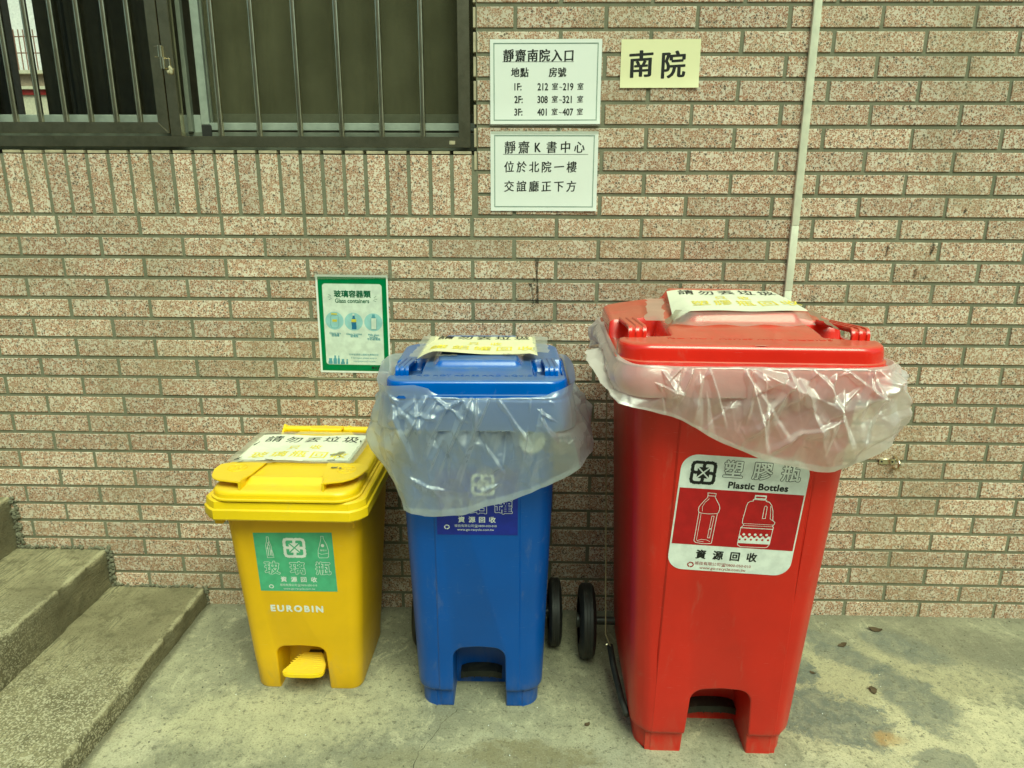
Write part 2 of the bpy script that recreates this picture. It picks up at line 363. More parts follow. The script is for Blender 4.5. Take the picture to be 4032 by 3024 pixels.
def tube(bm, pts, r, n=8):
    pts = [Vector(p) for p in pts]; rings = []
    for i, p in enumerate(pts):
        t = (pts[min(i + 1, len(pts) - 1)] - pts[max(i - 1, 0)]).normalized()
        a = t.orthogonal().normalized(); 
        if i and rings:
            pa = prev - t * prev.dot(t)
            if pa.length > 1e-6: a = pa.normalized()
        prev = a; b = t.cross(a)
        rings.append([bm.verts.new(p + (a * math.cos(k * 2 * math.pi / n) + b * math.sin(k * 2 * math.pi / n)) * r) for k in range(n)])
    for i in range(len(rings) - 1):
        for k in range(n): bm.faces.new((rings[i][k], rings[i][(k + 1) % n], rings[i + 1][(k + 1) % n], rings[i + 1][k]))
    bm.faces.new(rings[0][::-1]); bm.faces.new(rings[-1])
def B(): return bmesh.new()
def sstep(a, b, x):
    t = np.clip((x - a) / (b - a), 0, 1); return t * t * (3 - 2 * t)

# ------------------------------------------------------------------ print: flat lettering and shapes mapped onto a sheet
_TC = {}
def glyphs(s, size, offset=0.0, spacing=1.0):
    key = (s, round(size, 5), round(offset, 6), spacing)
    if key in _TC: return _TC[key]
    c = bpy.data.curves.new('t', 'FONT'); c.body = s; c.size = size; c.offset = offset; c.resolution_u = 3; c.space_character = spacing; c.fill_mode = 'FRONT'
    o = bpy.data.objects.new('t', c); COL.objects.link(o)
    dg = bpy.context.evaluated_depsgraph_get(); me = bpy.data.meshes.new_from_object(o.evaluated_get(dg))
    v = np.array([(x.co.x, x.co.y) for x in me.vertices]) if len(me.vertices) else np.zeros((0, 2))
    f = [tuple(p.vertices) for p in me.polygons]
    bpy.data.objects.remove(o); bpy.data.curves.remove(c); bpy.data.meshes.remove(me)
    _TC[key] = (v, f); return v, f
class Print:
    """u to the right, v downward, in metres from the sheet's top left corner"""
    def __init__(s, fmap, step=.0003): s.fmap = fmap; s.step = step; s.g = {}
    def _g(s, name, mat): return s.g.setdefault((name, mat), ([], []))
    def _add(s, name, mat, layer, pts2, faces):
        V, Fc = s._g(name, mat); n = len(V)
        V.extend([s.fmap(p[0], p[1], layer * s.step) for p in pts2]); Fc.extend([tuple(n + i for i in f) for f in faces])
    def poly(s, name, mat, layer, pts):
        t = tessellate_polygon([[Vector((p[0], p[1], 0)) for p in pts]]); s._add(name, mat, layer, pts, t)
    def rrect(s, name, mat, layer, u0, v0, u1, v1, r=0.0, n=6, sub=1):
        if r <= 0:
            k = max(sub, 1); pts = [(u0 + (u1 - u0) * i / k, v0 + (v1 - v0) * j / k) for j in range(k + 1) for i in range(k + 1)]
            fs = [(j * (k + 1) + i, j * (k + 1) + i + 1, (j + 1) * (k + 1) + i + 1, (j + 1) * (k + 1) + i) for j in range(k) for i in range(k)]
            s._add(name, mat, layer, pts, fs); return
        pts = []
        for cx, cy, a0 in ((u1 - r, v0 + r, -90), (u1 - r, v1 - r, 0), (u0 + r, v1 - r, 90), (u0 + r, v0 + r, 180)):
            for k in range(n + 1):
                a = rad(a0 + 90 * k / n); pts.append((cx + r * math.cos(a), cy + r * math.sin(a)))
        s.poly(name, mat, layer, pts)
    def ell(s, name, mat, layer, u, v, a, b, n=28): s.poly(name, mat, layer, [(u + a * math.cos(2 * math.pi * k / n), v + b * math.sin(2 * math.pi * k / n)) for k in range(n)])
    def line(s, name, mat, layer, pts, w, closed=False):
        pts = [Vector((p[0], p[1])) for p in pts]
        if closed: pts = pts + [pts[0]]
        for q_, (a, b2) in enumerate(zip(pts, pts[1:])):
            d = b2 - a
            if d.length < 1e-7: continue
            lay = layer + (q_ % 9) * .035
            k = max(1, int(d.length / .02)); nrm = Vector((-d.y, d.x)).normalized() * w / 2; e = d.normalized() * w * .5
            a2, c2 = a - e, b2 + e
            P = []; 
            for i in range(k + 1):
                q = a2.lerp(c2, i / k); P += [q + nrm, q - nrm]
            s._add(name, mat, lay, P, [(2 * i, 2 * i + 1, 2 * i + 3, 2 * i + 2) for i in range(k)])
    def text(s, name, mat, layer, txt, u, v, size, align='c', off=0.0, spacing=1.0, sx=1.0, rise=0.0, shear=0.0, bold=0.0, jit=0.0, vb=1.0):
        """v is the middle height of the glyphs, u the anchor; size is the glyph em in metres"""
        V, Fc = glyphs(txt, size, 0.0, spacing)
        if not len(V): return
        x0, x1 = V[:, 0].min(), V[:, 0].max()
        ax = {'c': (x0 + x1) / 2, 'l': x0, 'r': x1}[align]
        cy = size * .36; rad_ = off + bold * size
        ns = 1 if rad_ <= 0 else (4 if rad_ < size * .012 else 8 if rad_ < size * .04 else 12)
        for q in range(ns):
            qx, qy = (0, 0) if ns == 1 else (rad_ * math.cos(2 * math.pi * q / ns + .785), rad_ * vb * math.sin(2 * math.pi * q / ns + .785))
            P = []
            for x, y in V:
                xx = (x - ax) * sx; yy = y - cy
                xx2 = xx + yy * shear + qx; yy2 = yy + xx * rise + qy
                P.append((u + xx2, v - yy2))
            s._add(name, mat, layer + q * .03, P, Fc)
    def chars(s, name, mat, layer, txt, us, v, size, **kw):
        for c, u in zip(txt, us): s.text(name, mat, layer, c, u, v, size, **kw)
    def kai(s, name, mat, layer, txt, u, v, size, pitch, bold=.018, rise=.06):
        """brush-like characters: each a little risen to the right"""
        for i, c in enumerate(txt):
            if c == ' ': continue
            s.text(name, mat, layer, c, u + i * pitch, v, size, bold=bold, rise=rise, sx=.92, vb=.35, shear=.02)
    def build(s, parent):
        for (name, mat), (V, Fc) in s.g.items():
            if V: mesh_from(name, V, Fc, M[mat], parent)
def wallmap(x0, z0, curl=.0015, rot=0.0, w=.29, h=.21, base=-.0042, tip=.0035):
    def f(u, v, lift):
        cu, cv = u / w, v / h
        bend = curl * (math.sin(cu * 7 + cv * 3 + x0 * 9) * .5 + .6) * (abs(cu - .5) * 1.2 + cv * .5) + tip * max(0, cv - .75) ** 2 * 8
        tipb = tip * (max(0, cu - .6) * 2.5 * max(0, cv - .4) * 1.6) ** 2; bend += tipb; du = u * math.cos(rot) - v * math.sin(rot) * -1 * -1; dv = v * math.cos(rot) + u * math.sin(rot)
        return (x0 + du, base - bend - lift, z0 - dv)
    return f
def sheet(name, fmap, w, h, mat, parent, nu=14, nv=12, thick=.0004):
    V = [fmap(w * i / nu, h * j / nv, 0) for j in range(nv + 1) for i in range(nu + 1)]
    F = [(j * (nu + 1) + i, (j + 1) * (nu + 1) + i, (j + 1) * (nu + 1) + i + 1, j * (nu + 1) + i + 1) for j in range(nv) for i in range(nu)]
    o = mesh_from(name, V, F, M[mat], parent, True)
    return o

def recycle_mark(P, name, mat, layer, cu, cv, r, w):
    """four interlocking arrows turned about the centre"""
    for k in range(4):
        a = rad(90 * k)
        def T(p): return (cu + r * (p[0] * math.cos(a) - p[1] * math.sin(a)), cv + r * (p[0] * math.sin(a) + p[1] * math.cos(a)))
        path = [(-.13, -.86), (-.60, -.86), (-.78, -.79), (-.86, -.60), (-.86, -.20), (-.80, -.06), (-.64, -.01), (-.40, 0)]
        P.line(name, mat, layer, [T(p) for p in path], w * r)
        P.poly(name, mat, layer + .4, [T(p) for p in ((-.47, -.39), (-.08, 0), (-.47, .39))])
def loop_mark(P, name, mat, layer, cu, cv, r):
    for k in range(3):
        a0 = rad(120 * k)
        pts = [(cu + r * math.cos(a0 + rad(t)), cv + r * .9 * math.sin(a0 + rad(t))) for t in range(0, 88, 14)]
        P.line(name, mat, layer, pts, r * .42)
        q = a0 + rad(100); P.poly(name, mat, layer, [(cu + r * 1.35 * math.cos(a0 + rad(80)), cv + r * 1.3 * math.sin(a0 + rad(80))), (cu + r * .55 * math.cos(a0 + rad(80)), cv + r * .5 * math.sin(a0 + rad(80))), (cu + r * math.cos(q), cv + r * .9 * math.sin(q))])
def bubble(P, fillmat, linemat, layer, txt, us, v, size, t=.030, sx=1.0):
    for c, u in zip(txt, us):
        P.text('lettering', linemat, layer, c, u, v, size, off=size * t, sx=sx)
        P.text('lettering_fill', fillmat, layer + .9, c, u, v, size, off=size * (t - .030), sx=sx)

# ------------------------------------------------------------------ ground
bm = B(); 
bmesh.ops.create_grid(bm, x_segments=8, y_segments=8, size=60)
g = bm_obj('floor', bm, M['floor']); g.location = (0, 0, 0); props(g, kind='structure')

# ------------------------------------------------------------------ tiled wall
ROW, COLP, FL = .0596334, .237, 29.80216
OPX1, OPZ0, OPZ1, OPX0 = 1.3135, 1.4210, 2.36, -.66
wall = thing('tiled_wall', 'long wall clad in speckled pinkish tiles with green grey joints', 'wall')
bm = B()
box(bm, -2.6, 5.6, .0, .12, -.05, OPZ0 - .012); box(bm, OPX1, 5.6, .0, .12, OPZ0 - .012, 3.4); box(bm, -2.6, OPX0, .0, .12, OPZ0 - .012, 3.4); box(bm, OPX0, OPX1, .0, .12, OPZ1, 3.4)
bm_obj('grout', bm, M['grout'], wall)
TW, THH, TP = .2266, .0494, .0029
def tile_mesh(name, wd, ht, seed, proud=TP):
    r = random.Random(seed); bm = B(); j = lambda a=.00045: r.uniform(-a, a)
    def ring(ins, y, jt):
        out = []
        for (sx, sz) in ((0, 0), (1, 0), (1, 1), (0, 1)):
            out.append(bm.verts.new((ins if sx == 0 else wd - ins, y, (ins if sz == 0 else ht - ins))))
        if jt:
            for v in out: v.co.x += j(); v.co.z += j()
        return out
    a = ring(0, .0005, 0); b_ = ring(0, -proud + .0009, 1); c = ring(.0011, -proud, 1)
    for p, q in ((a, b_), (b_, c)):
        for k in range(4): bm.faces.new((p[k], p[(k + 1) % 4], q[(k + 1) % 4], q[k]))
    bm.faces.new(c)
    me = bpy.data.meshes.new(name); bmesh.ops.recalc_face_normals(bm, faces=bm.faces); bm.to_mesh(me); bm.free(); me.materials.append(M['tile']); return me
full = [tile_mesh('tile', TW, THH, s) for s in range(5)]
cuts = {}
cands = []                                    # x, z(bottom), width, height
def course(r, xa, xb):
    ztop = (FL - r) * ROW; par = 0.0 if r % 2 == 0 else .5
    c0 = math.floor(xa / COLP) - 1; c = c0 + par
    while c * COLP < xb:
        x0 = c * COLP; x1 = x0 + TW
        a, b_ = max(x0, xa), min(x1, xb)
        zb = ztop - THH
        if b_ - a > .012 and ztop > .004: cands.append((a, max(zb, -.002), b_ - a, ztop - max(zb, -.002)))
        c += 1
for r in range(-26, 30):
    if r <= 8:
        if (FL - r) * ROW < OPZ1 + .05:
            course(r, OPX1 + .0025, 5.5)
            if r > 5: course(r, -2.5, OPX0 - .01)
            else: course(r, -2.5, OPX0 - .01)
        else: course(r, -2.5, 5.5)
    else: course(r, -2.5, 5.5)
sol = [.7104 + (i) * .05985 for i in range(-22, 10)]
for x in sol:
    if x > OPX0: cands.append((x, 1.2494, .0492, 1.4085 - 1.2494))
def rank(t):
    x, z, wd, ht = t; px, py = pix(x + wd / 2, -.003, z + ht / 2)
    px0, _ = pix(x, 0, z); px1, _ = pix(x + wd, 0, z)
    vis = min(px1, 4032) - max(px0, 0)
    if vis <= 0 or py < -30 or py > 3050: return -1e3 + vis * .001
    s = vis * ht * 1000
    for (a, b_, c, d) in ((900, 1440, 2010, 2700), (1580, 2230, 1400, 2800), (2460, 3330, 1240, 2990)):
        if px0 > a and px1 < b_ and c < py < d: s *= .02
    if px1 < 420 and py > 2160: s *= .02
    if px1 < 40: s *= .1
    return s
cands.sort(key=rank, reverse=True)
rest = B()
for i, (x, z, wd, ht) in enumerate(cands):
    isfull = abs(wd - TW) < 1e-6 and abs(ht - THH) < 1e-6
    if i < 292:
        if isfull: me = full[i % 5]
        else:
            key = (round(wd, 3), round(ht, 3))
            if key not in cuts: cuts[key] = tile_mesh('tile', wd, ht, i)
            me = cuts[key]
        o = link(bpy.data.objects.new('tile', me), wall)
        o.location = (x + random.gauss(0, .0004), random.uniform(-.0004, .0005), z + random.gauss(0, .00035)); o.rotation_euler = (0, random.gauss(0, .0011), 0)
    else:
        me = full[i % 5] if isfull else tile_mesh('tile', wd, ht, i)
        n0 = len(rest.verts); rest.from_mesh(me); rest.verts.ensure_lookup_table()
        for v in rest.verts[n0:]: v.co += Vector((x, 0, z))
props(bm_obj('tile_field', rest, M['tile'], wall), kind='stuff')
# thin edges of the tiles that line the sill and the jamb of the window
smesh = None
for x in sol:
    if x < -.05: continue
    bm = B(); box(bm, 0, .0492, -.0030, .05, 0, .0075, .0006)
    if smesh is None:
        o = bm_obj('sill_tile', bm, M['sillt'], wall, loc=(x, 0, 1.4112)); smesh = o.data
    else:
        bm.free(); o = link(bpy.data.objects.new('sill_tile', smesh), wall, (x, 0, 1.4112 + random.gauss(0, .0003)))
jm = None
for r in range(-1, 7):
    bm = B(); z = (FL - r) * ROW - THH
    if jm is None:
        box(bm, 0, .0065, -.0030, .05, 0, THH - .001, .0006); o = bm_obj('jamb_tile', bm, M['sillt'], wall, loc=(OPX1 - .0075, 0, z)); jm = o.data
    else: bm.free(); link(bpy.data.objects.new('jamb_tile', jm), wall, (OPX1 - .0075, 0, z))

# drips on the wall
def drip(pts, wds, label, grp=None):
    V = []; F = []
    for (x, z), wd in zip(pts, wds): V += [(x - wd / 2, -.0046, z), (x + wd / 2, -.0046, z)]
    for i in range(len(pts) - 1): F.append((2 * i, 2 * i + 1, 2 * i + 3, 2 * i + 2))
    o = mesh_from('drip_stain', V, F, M['stain'], wall); return o
drip([(1.4812, 1.128), (1.482, 1.09), (1.4845, 1.06), (1.484, 1.03), (1.4835, 1.002)], [.012, .006, .005, .008, .010], '')
drip([(1.462, 1.060), (1.469, 1.045), (1.473, 1.02), (1.471, 1.002)], [.010, .006, .006, .008], '')
drip([(1.455, 1.0015), (1.480, 1.0025), (1.505, 1.0012)], [.02, .004, .02], '')
drip([(1.474, 1.075), (1.475, 1.066)], [.006, .005], '')
for (x, z, w_, h_) in ((2.573, 1.225, .006, .014), (2.640, 1.231, .006, .010), (2.655, 1.268, .008, .013), (2.46, 1.158, .010, .03), (2.582, 1.165, .010, .035), (2.545, 1.095, .010, .025), (2.575, 1.085, .006, .012), (2.73, 1.255, .006, .01)):
    drip([(x, z + h_ / 2), (x + .001, z), (x - .003, z - h_ / 2)], [w_ * .5, w_, w_ * .5], '')

# ------------------------------------------------------------------ steps
steps = thing('concrete_steps', 'worn concrete steps going up to the left along the tiled wall', 'steps')
def step(x0, x1, z0, z1, y0, y1, seed):
    nx, ny, nz = 16, 110, 5
    bm = B(); r = 0.006
    prof = [(x0, z1)] + [(x0 + (x1 - r - x0) * (i / nx), z1) for i in range(1, nx + 1)] + [(x1 - r * .3, z1 - r * .3), (x1, z1 - r)] + [(x1, z1 - r - (z1 - r - z0) * (i / nz)) for i in range(1, nz + 1)]
    rows = []
    for j in range(ny + 1):
        y = y1 + (y0 - y1) * j / ny; row = []
        for (px, pz) in prof:
            e = math.exp(-((px - x1) ** 2 + (pz - z1) ** 2) / .0006)
            n = mnoise.fractal(Vector((px * 22 + seed, y * 22, pz * 22)), 1.0, 2.0, 4)
            chip = mnoise.fractal(Vector((seed * 3.1, y * 38, 0)), .8, 2.0, 4)
            dx = (n * .0055) * (1 if px > x1 - .004 else 0) - e * max(0, chip) * .020
            dz = n * .0030 - e * max(0, chip) * .013
            row.append(bm.verts.new((px + dx, y, pz + dz)))
        rows.append(row)
    for j in range(ny):
        for i in range(len(prof) - 1): bm.faces.new((rows[j][i], rows[j][i + 1], rows[j + 1][i + 1], rows[j + 1][i]))
    bm_obj('step', bm, M['step'], steps, smooth=True)
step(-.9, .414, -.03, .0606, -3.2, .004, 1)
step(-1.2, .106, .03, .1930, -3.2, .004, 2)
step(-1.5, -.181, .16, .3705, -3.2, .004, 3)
# mortar crumbs that seal the steps against the wall
bm = B()
def crumb(x, z, s):
    y = -.004 + random.uniform(-.004, .002)
    r = bmesh.ops.create_icosphere(bm, subdivisions=1, radius=s)
    for v in r['verts']:
        v.co = Vector((x, y, z)) + v.co * random.uniform(.6, 1.3)
for _ in range(70): crumb(random.uniform(.11, .42), .0625 + random.uniform(-.002, .005), random.uniform(.003, .007))
for _ in range(60): crumb(random.uniform(-.18, .11), .195 + random.uniform(-.002, .006), random.uniform(.003, .008))
for _ in range(70): crumb(.108 + random.uniform(-.002, .012), random.uniform(.07, .20), random.uniform(.004, .009))
for _ in range(30): crumb(.416 + random.uniform(-.002, .005), random.uniform(.0, .06), random.uniform(.003, .006))
for _ in range(50): crumb(-.178 + random.uniform(-.002, .016), random.uniform(.2, .37), random.uniform(.004, .009))
props(bm_obj('mortar_crumbs', bm, M['mortar'], steps), kind='stuff')

# ------------------------------------------------------------------ window
win = thing('barred_window', 'sliding window behind dull stainless steel security bars', 'window', (0, 0, 0))
def wbox(name, x0, x1, y0, y1, z0, z1, mat, bev=.0012, parent=None):
    bm = B(); box(bm, x0, x1, y0, y1, z0, z1, bev); return bm_obj(name, bm, M[mat], parent or win)
def prism(name, pts, y0, y1, mat, parent, bev=.0010):
    bm = B(); a = [bm.verts.new((x, y0, z)) for x, z in pts]; b_ = [bm.verts.new((x, y1, z)) for x, z in pts]
    bm.faces.new(a); bm.faces.new(b_[::-1])
    for i in range(len(pts)): bm.faces.new((a[i], b_[i], b_[(i + 1) % len(pts)], a[(i + 1) % len(pts)]))
    bmesh.ops.recalc_face_normals(bm, faces=bm.faces)
    bmesh.ops.bevel(bm, geom=list(bm.edges), offset=bev, segments=2, affect='EDGES')
    return bm_obj(name, bm, M[mat], parent, angle=40)
fr = mesh_from('grille_frame', [(0, .03, 1.5)] * 3, [(0, 1, 2)], M['steel'], win)
bpy.data.objects.remove(fr)
Y0, Y1 = -.002, .024
prism('bottom_rail', [(OPX0 + .01, 1.4285), (1.2953, 1.4285), (1.2645, 1.4563), (OPX0 + .01, 1.4563)], Y0, Y1, 'steel', win)
prism('right_stile', [(1.2955, 1.4287), (1.2955, 2.34), (1.2645, 2.34), (1.2645, 1.4565)], Y0, Y1, 'steel', win)
prism('middle_post', [(.4716, 1.4570), (.5008, 1.4570), (.5008, 2.34), (.4716, 2.34)], Y0 + .001, Y1, 'steel', win)
prism('casement_rail', [(OPX0 + .03, 1.4636), (.4688, 1.4636), (.4395, 1.4920), (OPX0 + .03, 1.4920)], Y0 - .001, Y1 - .004, 'steel', win)
prism('casement_stile', [(.4690, 1.4638), (.4690, 2.33), (.4395, 2.33), (.4395, 1.4922)], Y0 - .001, Y1 - .004, 'steel', win)
bars = [.037 - .0701 * 3, .037 - .0701 * 2, .037 - .0701, .037, .1075, .1785, .2485, .3190, .3850]
barm = None
for x, z0 in [(x, 1.4925) for x in bars] + [(x, 1.4568) for x in (.6070, .7139, .8270, .9420, 1.0525, 1.1650)]:
    if barm is None:
        bm = B(); cyl(bm, (0, 0, 0), (0, 0, .86), .0079, 20); o = bm_obj('bar', bm, M['steel'], win, angle=40, loc=(x, .011, z0)); barm = o.data
    else: o = link(bpy.data.objects.new('bar', barm), win, (x, .011, z0))
    o.rotation_euler = (0, random.uniform(-.002, .006), 0)
for (z0, z1, dx) in ((1.655, 1.684, 0), (1.626, 1.6545, .0035)):
    bm = B(); cyl(bm, (.4695 + dx, -.006, z0), (.4695 + dx, -.006, z1), .0058, 14); bm_obj('hinge', bm, M['steel'], win, angle=40)
for q in ((.452, .4695, 1.6555, 1.6835), (.474, .4915, 1.627, 1.654)):
    bm = B(); box(bm, q[0], q[1], -.0050, -.003, q[2], q[3], .0012); bm_obj('hinge_plate', bm, M['steel'], win)
bm = B()
for i in range(7):
    r = bmesh.ops.create_icosphere(bm, subdivisions=2, radius=.0045)
    o_ = Vector((.490 + random.uniform(-.006, .007), -.004, 1.624 + random.uniform(-.007, .006)))
    for v in r['verts']: v.co = o_ + Vector((v.co.x, v.co.y * .5, v.co.z * 1.2)) * random.uniform(.8, 1.2)
bm_obj('silicone_blob', bm, M['silicone'], win, smooth=True)
bm = B(); box(bm, 1.2735, 1.2890, -.0026, -.0020, 1.4405, 1.4500); 
for v in bm.verts: v.co.x -= .035; v.co.z -= .004
bm_obj('paint_patch', bm, M['silicone'], win)
# aluminium sliding window further in
wbox('window_track', OPX0, OPX1, .050, .115, 1.4215, 1.4700, 'alu_d')
wbox('window_sill_rail', OPX0, .5340, .056, .112, 1.4702, 1.5165, 'alu')
wbox('mullion', .5012, .5135, .040, .058, 1.4702, 2.36, 'alu_d')
wbox('sash_stile', .5352, .5575, .052, .074, 1.4702 + .02, 2.36, 'alu')
wbox('sash_rail', .5577, OPX1 - .004, .052, .074, 1.4755, 1.4955, 'alu')
wbox('inner_rail', .5577, OPX1 - .004, .086, .105, 1.4957, 1.5225, 'alu')
wbox('corner_block', .5360, .5640, .048, .0515, 1.4560, 1.4895, 'black')
for x0, x1 in ((.559, .5655),): wbox('sash_lip', x0, x1, .058, .073, 1.4957, 2.36, 'alu_d')
mesh_from('insect_screen', [(.5657, .0655, 1.4957), (OPX1 - .003, .0655, 1.4957), (OPX1 - .003, .0655, 2.36), (.5657, .0655, 2.36)], [(0, 1, 2, 3)], M['screen'], win)
bm = B(); box(bm, OPX0, .500, .082, .086, 1.5167, 2.36); bm_obj('glass_pane', bm, M['glass'], win)
wbox('sash_edge', .10, .11, .088, .10, 1.5167, 2.36, 'black')
bpy.data.objects['sash_edge'].location.x = .052
# room behind
bm = B()
box(bm, -4.2, 4.2, .121, .16, -.05, 1.40); box(bm, -4.2, 4.2, 2.0, 2.1, -.02, 0.02)
bm.free()
def sbox(name, x0, x1, y0, y1, z0, z1, mat):
    bm = B(); box(bm, x0, x1, y0, y1, z0, z1); return props(bm_obj(name, bm, M[mat]), kind='structure')
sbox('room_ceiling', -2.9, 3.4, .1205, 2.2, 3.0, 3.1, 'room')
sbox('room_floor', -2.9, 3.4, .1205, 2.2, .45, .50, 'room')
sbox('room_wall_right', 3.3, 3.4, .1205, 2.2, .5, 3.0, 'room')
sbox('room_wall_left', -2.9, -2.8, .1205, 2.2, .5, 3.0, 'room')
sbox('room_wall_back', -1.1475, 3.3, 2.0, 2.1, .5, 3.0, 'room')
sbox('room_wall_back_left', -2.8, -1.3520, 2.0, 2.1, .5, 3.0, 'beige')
# curtain
V = []; F = []; nn = 150
for i in range(nn + 1):
    x = -.06 + 1.45 * i / nn; y = .30 + .022 * math.sin(x * 62) + .012 * math.sin(x * 23 + 1)
    V += [(x, y, .9), (x, y, 2.7)]
for i in range(nn): F.append((2 * i, 2 * i + 2, 2 * i + 3, 2 * i + 1))
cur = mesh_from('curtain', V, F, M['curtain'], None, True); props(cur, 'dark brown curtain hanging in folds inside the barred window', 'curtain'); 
# building across the yard seen through the room
nb = thing('neighbouring_building', 'pale building with a red band seen through the barred window', 'building', (-3.9, 6, 0))
def nbox(name, x0, x1, y0, y1, z0, z1, mat):
    bm = B(); box(bm, x0, x1, y0, y1, z0, z1); o = bm_obj(name, bm, M[mat], nb); o.matrix_parent_inverse = nb.matrix_world.inverted() if False else Matrix.Translation((3.9, -6, 0)); return o
nbox('lower_wall', -6.5, -1.5, 6.0, 6.4, 0, 2.278, 'cream'); nbox('red_band', -6.5, -1.5, 5.98, 6.4, 2.2782, 2.330, 'redband')
nbox('ledge', -6.5, -1.5, 5.95, 6.4, 2.3302, 2.360, 'cream'); nbox('parapet', -6.5, -1.5, 6.02, 6.4, 2.3602, 2.485, 'beige'); nbox('coping', -6.5, -1.5, 5.96, 6.4, 2.4852, 2.5194, 'cream')
nbox('upper_wall', -6.5, -1.5, 6.8, 7.0, 2.4, 6.0, 'pinkw')
rb = None
for i in range(34):
    x = -4.6 + i * .052
    if rb is None:
        bm = B(); cyl(bm, (0, 0, 0), (0, 0, .41), .006, 6); rb = bm_obj('railing_bar', bm, M['rail'], nb); rb.parent = nb; rb.location = (x + 3.9, .05, 2.519)
    else: link(bpy.data.objects.new('railing_bar', rb.data), nb, (x + 3.9, .05, 2.519))
for z in (2.70, 2.86):
    bm = B(); cyl(bm, (-.8, .05, z), (1.2, .05, z), .006, 6); bm_obj('railing_rail', bm, M['rail'], nb)

# ------------------------------------------------------------------ building on the camera side of the yard (seen only in reflections)
opp = sbox('courtyard_wall_behind', -9, 12, -8.6, -8.2, 0, 5.2, 'plaster')

# ------------------------------------------------------------------ cable trunking and hook
tr = thing('cable_trunking', 'ivory plastic cable trunking running straight down the tiled wall', 'cable trunking', (2.192, 0, 0))
bm = B(); box(bm, -.0080, .0125, -.0150, -.0034, .02, 1.045, .0018, 2); bm_obj('lower_length', bm, M['trunk'], tr, angle=40)
bm = B(); box(bm, -.0080, .0125, -.0150, -.0034, 1.0455 + .18, 3.0, .0018, 2); 
for v in bm.verts: v.co.x -= (v.co.z - 1.2) * .0035
o1 = bm_obj('upper_length', bm, M['trunk'], tr, angle=40)
bm = B(); box(bm, -.0080, .0125, -.0150, -.0034, 1.0455, 1.2250, .0018, 2); bm_obj('middle_length', bm, M['trunk'], tr, angle=40)

hk = thing('wall_hook', 'small steel hook screwed to the tiles right of the red bin', 'hook', (2.548, -.004, .531))
bm = B(); box(bm, -.026, .022, -.003, .0, -.009, .009, .0008); bm_obj('base_plate', bm, M['steel'], hk, angle=40)
bm = B(); 
tube(bm, [(.020 + 0 * t, -.003 - .030 * math.sin(t), -.002 - .019 * math.cos(t) + .0) for t in [rad(a) for a in range(-20, 186, 12)]], .0042, 12)
bm_obj('hook_ring', bm, M['steel'], hk, angle=50)
for dx in (-.018, .014):
    bm = B(); cyl(bm, (dx, -.0045, 0), (dx, -.003, 0), .0028, 12); bm_obj('screw', bm, M['black'], hk)

# ------------------------------------------------------------------ notices on the wall
def frame_lines(P, w, h, ins):
    for d, wd in ((ins, .0009), (ins + .0016, .0007)):
        P.line('border', 'dkgreen', 1, [(d, d), (w - d, d), (w - d, h - d), (d, h - d)], wd, True)
n1 = thing('room_list_notice', 'upper white notice beside the window listing floors and room numbers', 'notice')
f = wallmap(1.3505, 1.6990, .0004, -.003, .2945, .2105, tip=.005)
sheet('paper', f, .2945, .2105, 'paper', n1)
P = Print(f); frame_lines(P, .2945, .2105, .0095)
k = .2945 / 962.0
U = lambda x: (x - 178) * k
Vv = lambda y: (y - 122) * .2105 / 728
P.kai('lettering', 'ink', 1, '靜齋南院入口', U(338), Vv(260), .0320, 104 * k, .030)
P.line('lettering', 'ink', 1, [(U(285), Vv(312)), (U(900), Vv(312))], .0010)
P.kai('lettering', 'ink', 1, '地點', U(396), Vv(403), .0250, 79 * k, .030); P.kai('lettering', 'ink', 1, '房號', U(722), Vv(402), .0250, 79 * k, .030)
for y, a, b_, c in ((523, '1F:', '212', '219'), (633, '2F:', '308', '321'), (742, '3F:', '401', '407')):
    P.text('lettering', 'ink', 1, a, U(390), Vv(y), .0250, 'l', sx=.78, bold=.022); P.text('lettering', 'ink', 1, b_, U(592), Vv(y), .0250, 'l', sx=.76, bold=.022)
    P.kai('lettering', 'ink', 1, '室', U(742), Vv(y), .0185, 0, .026); P.text('lettering', 'ink', 1, '~', U(792), Vv(y), .020, sx=.7)
    P.text('lettering', 'ink', 1, c, U(812), Vv(y), .0250, 'l', sx=.76, bold=.022); P.kai('lettering', 'ink', 1, '室', U(963), Vv(y), .0185, 0, .026)
P.build(n1)
f2 = f; sheet('plastic_sleeve', lambda u, v, l: f2(u - .0022, v - .001, -.0005), .2990, .2162, 'tape', n1)
n2 = thing('study_room_notice', 'lower white notice with three lines of brush style text beside the window', 'notice')
f = wallmap(1.3508, 1.4705, .0005, -.002, .2930, .2095)
sheet('paper', f, .2930, .2095, 'paper', n2)
P = Print(f); frame_lines(P, .2930, .2095, .0105)
k = .2930 / 932.0
U = lambda x: (x - 180) * k
Vv = lambda y: (y - 918) * .2095 / 687
P.kai('lettering', 'ink', 1, '靜齋', U(350), Vv(1055), .0345, 120 * k); P.text('lettering', 'ink', 1, 'K', U(590), Vv(1052), .034, sx=.78, bold=.02); P.kai('lettering', 'ink', 1, '書中心', U(710), Vv(1053), .0325, 120 * k)
P.line('lettering', 'ink', 1, [(U(290), Vv(1113)), (U(1026), Vv(1113))], .0010)
P.kai('lettering', 'ink', 1, '位於北院一樓', U(342), Vv(1222), .0310, 109 * k); P.kai('lettering', 'ink', 1, '交誼廳正下方', U(342), Vv(1390), .0310, 109 * k)
P.build(n2)
f2_ = f; sheet('tape', lambda u, v, l: f2_(u + .002, v - .004, .0009), .292, .011, 'tape', n2, 14, 2)
n3 = thing('south_court_sign', 'small yellow paper sign with two large black characters', 'sign')
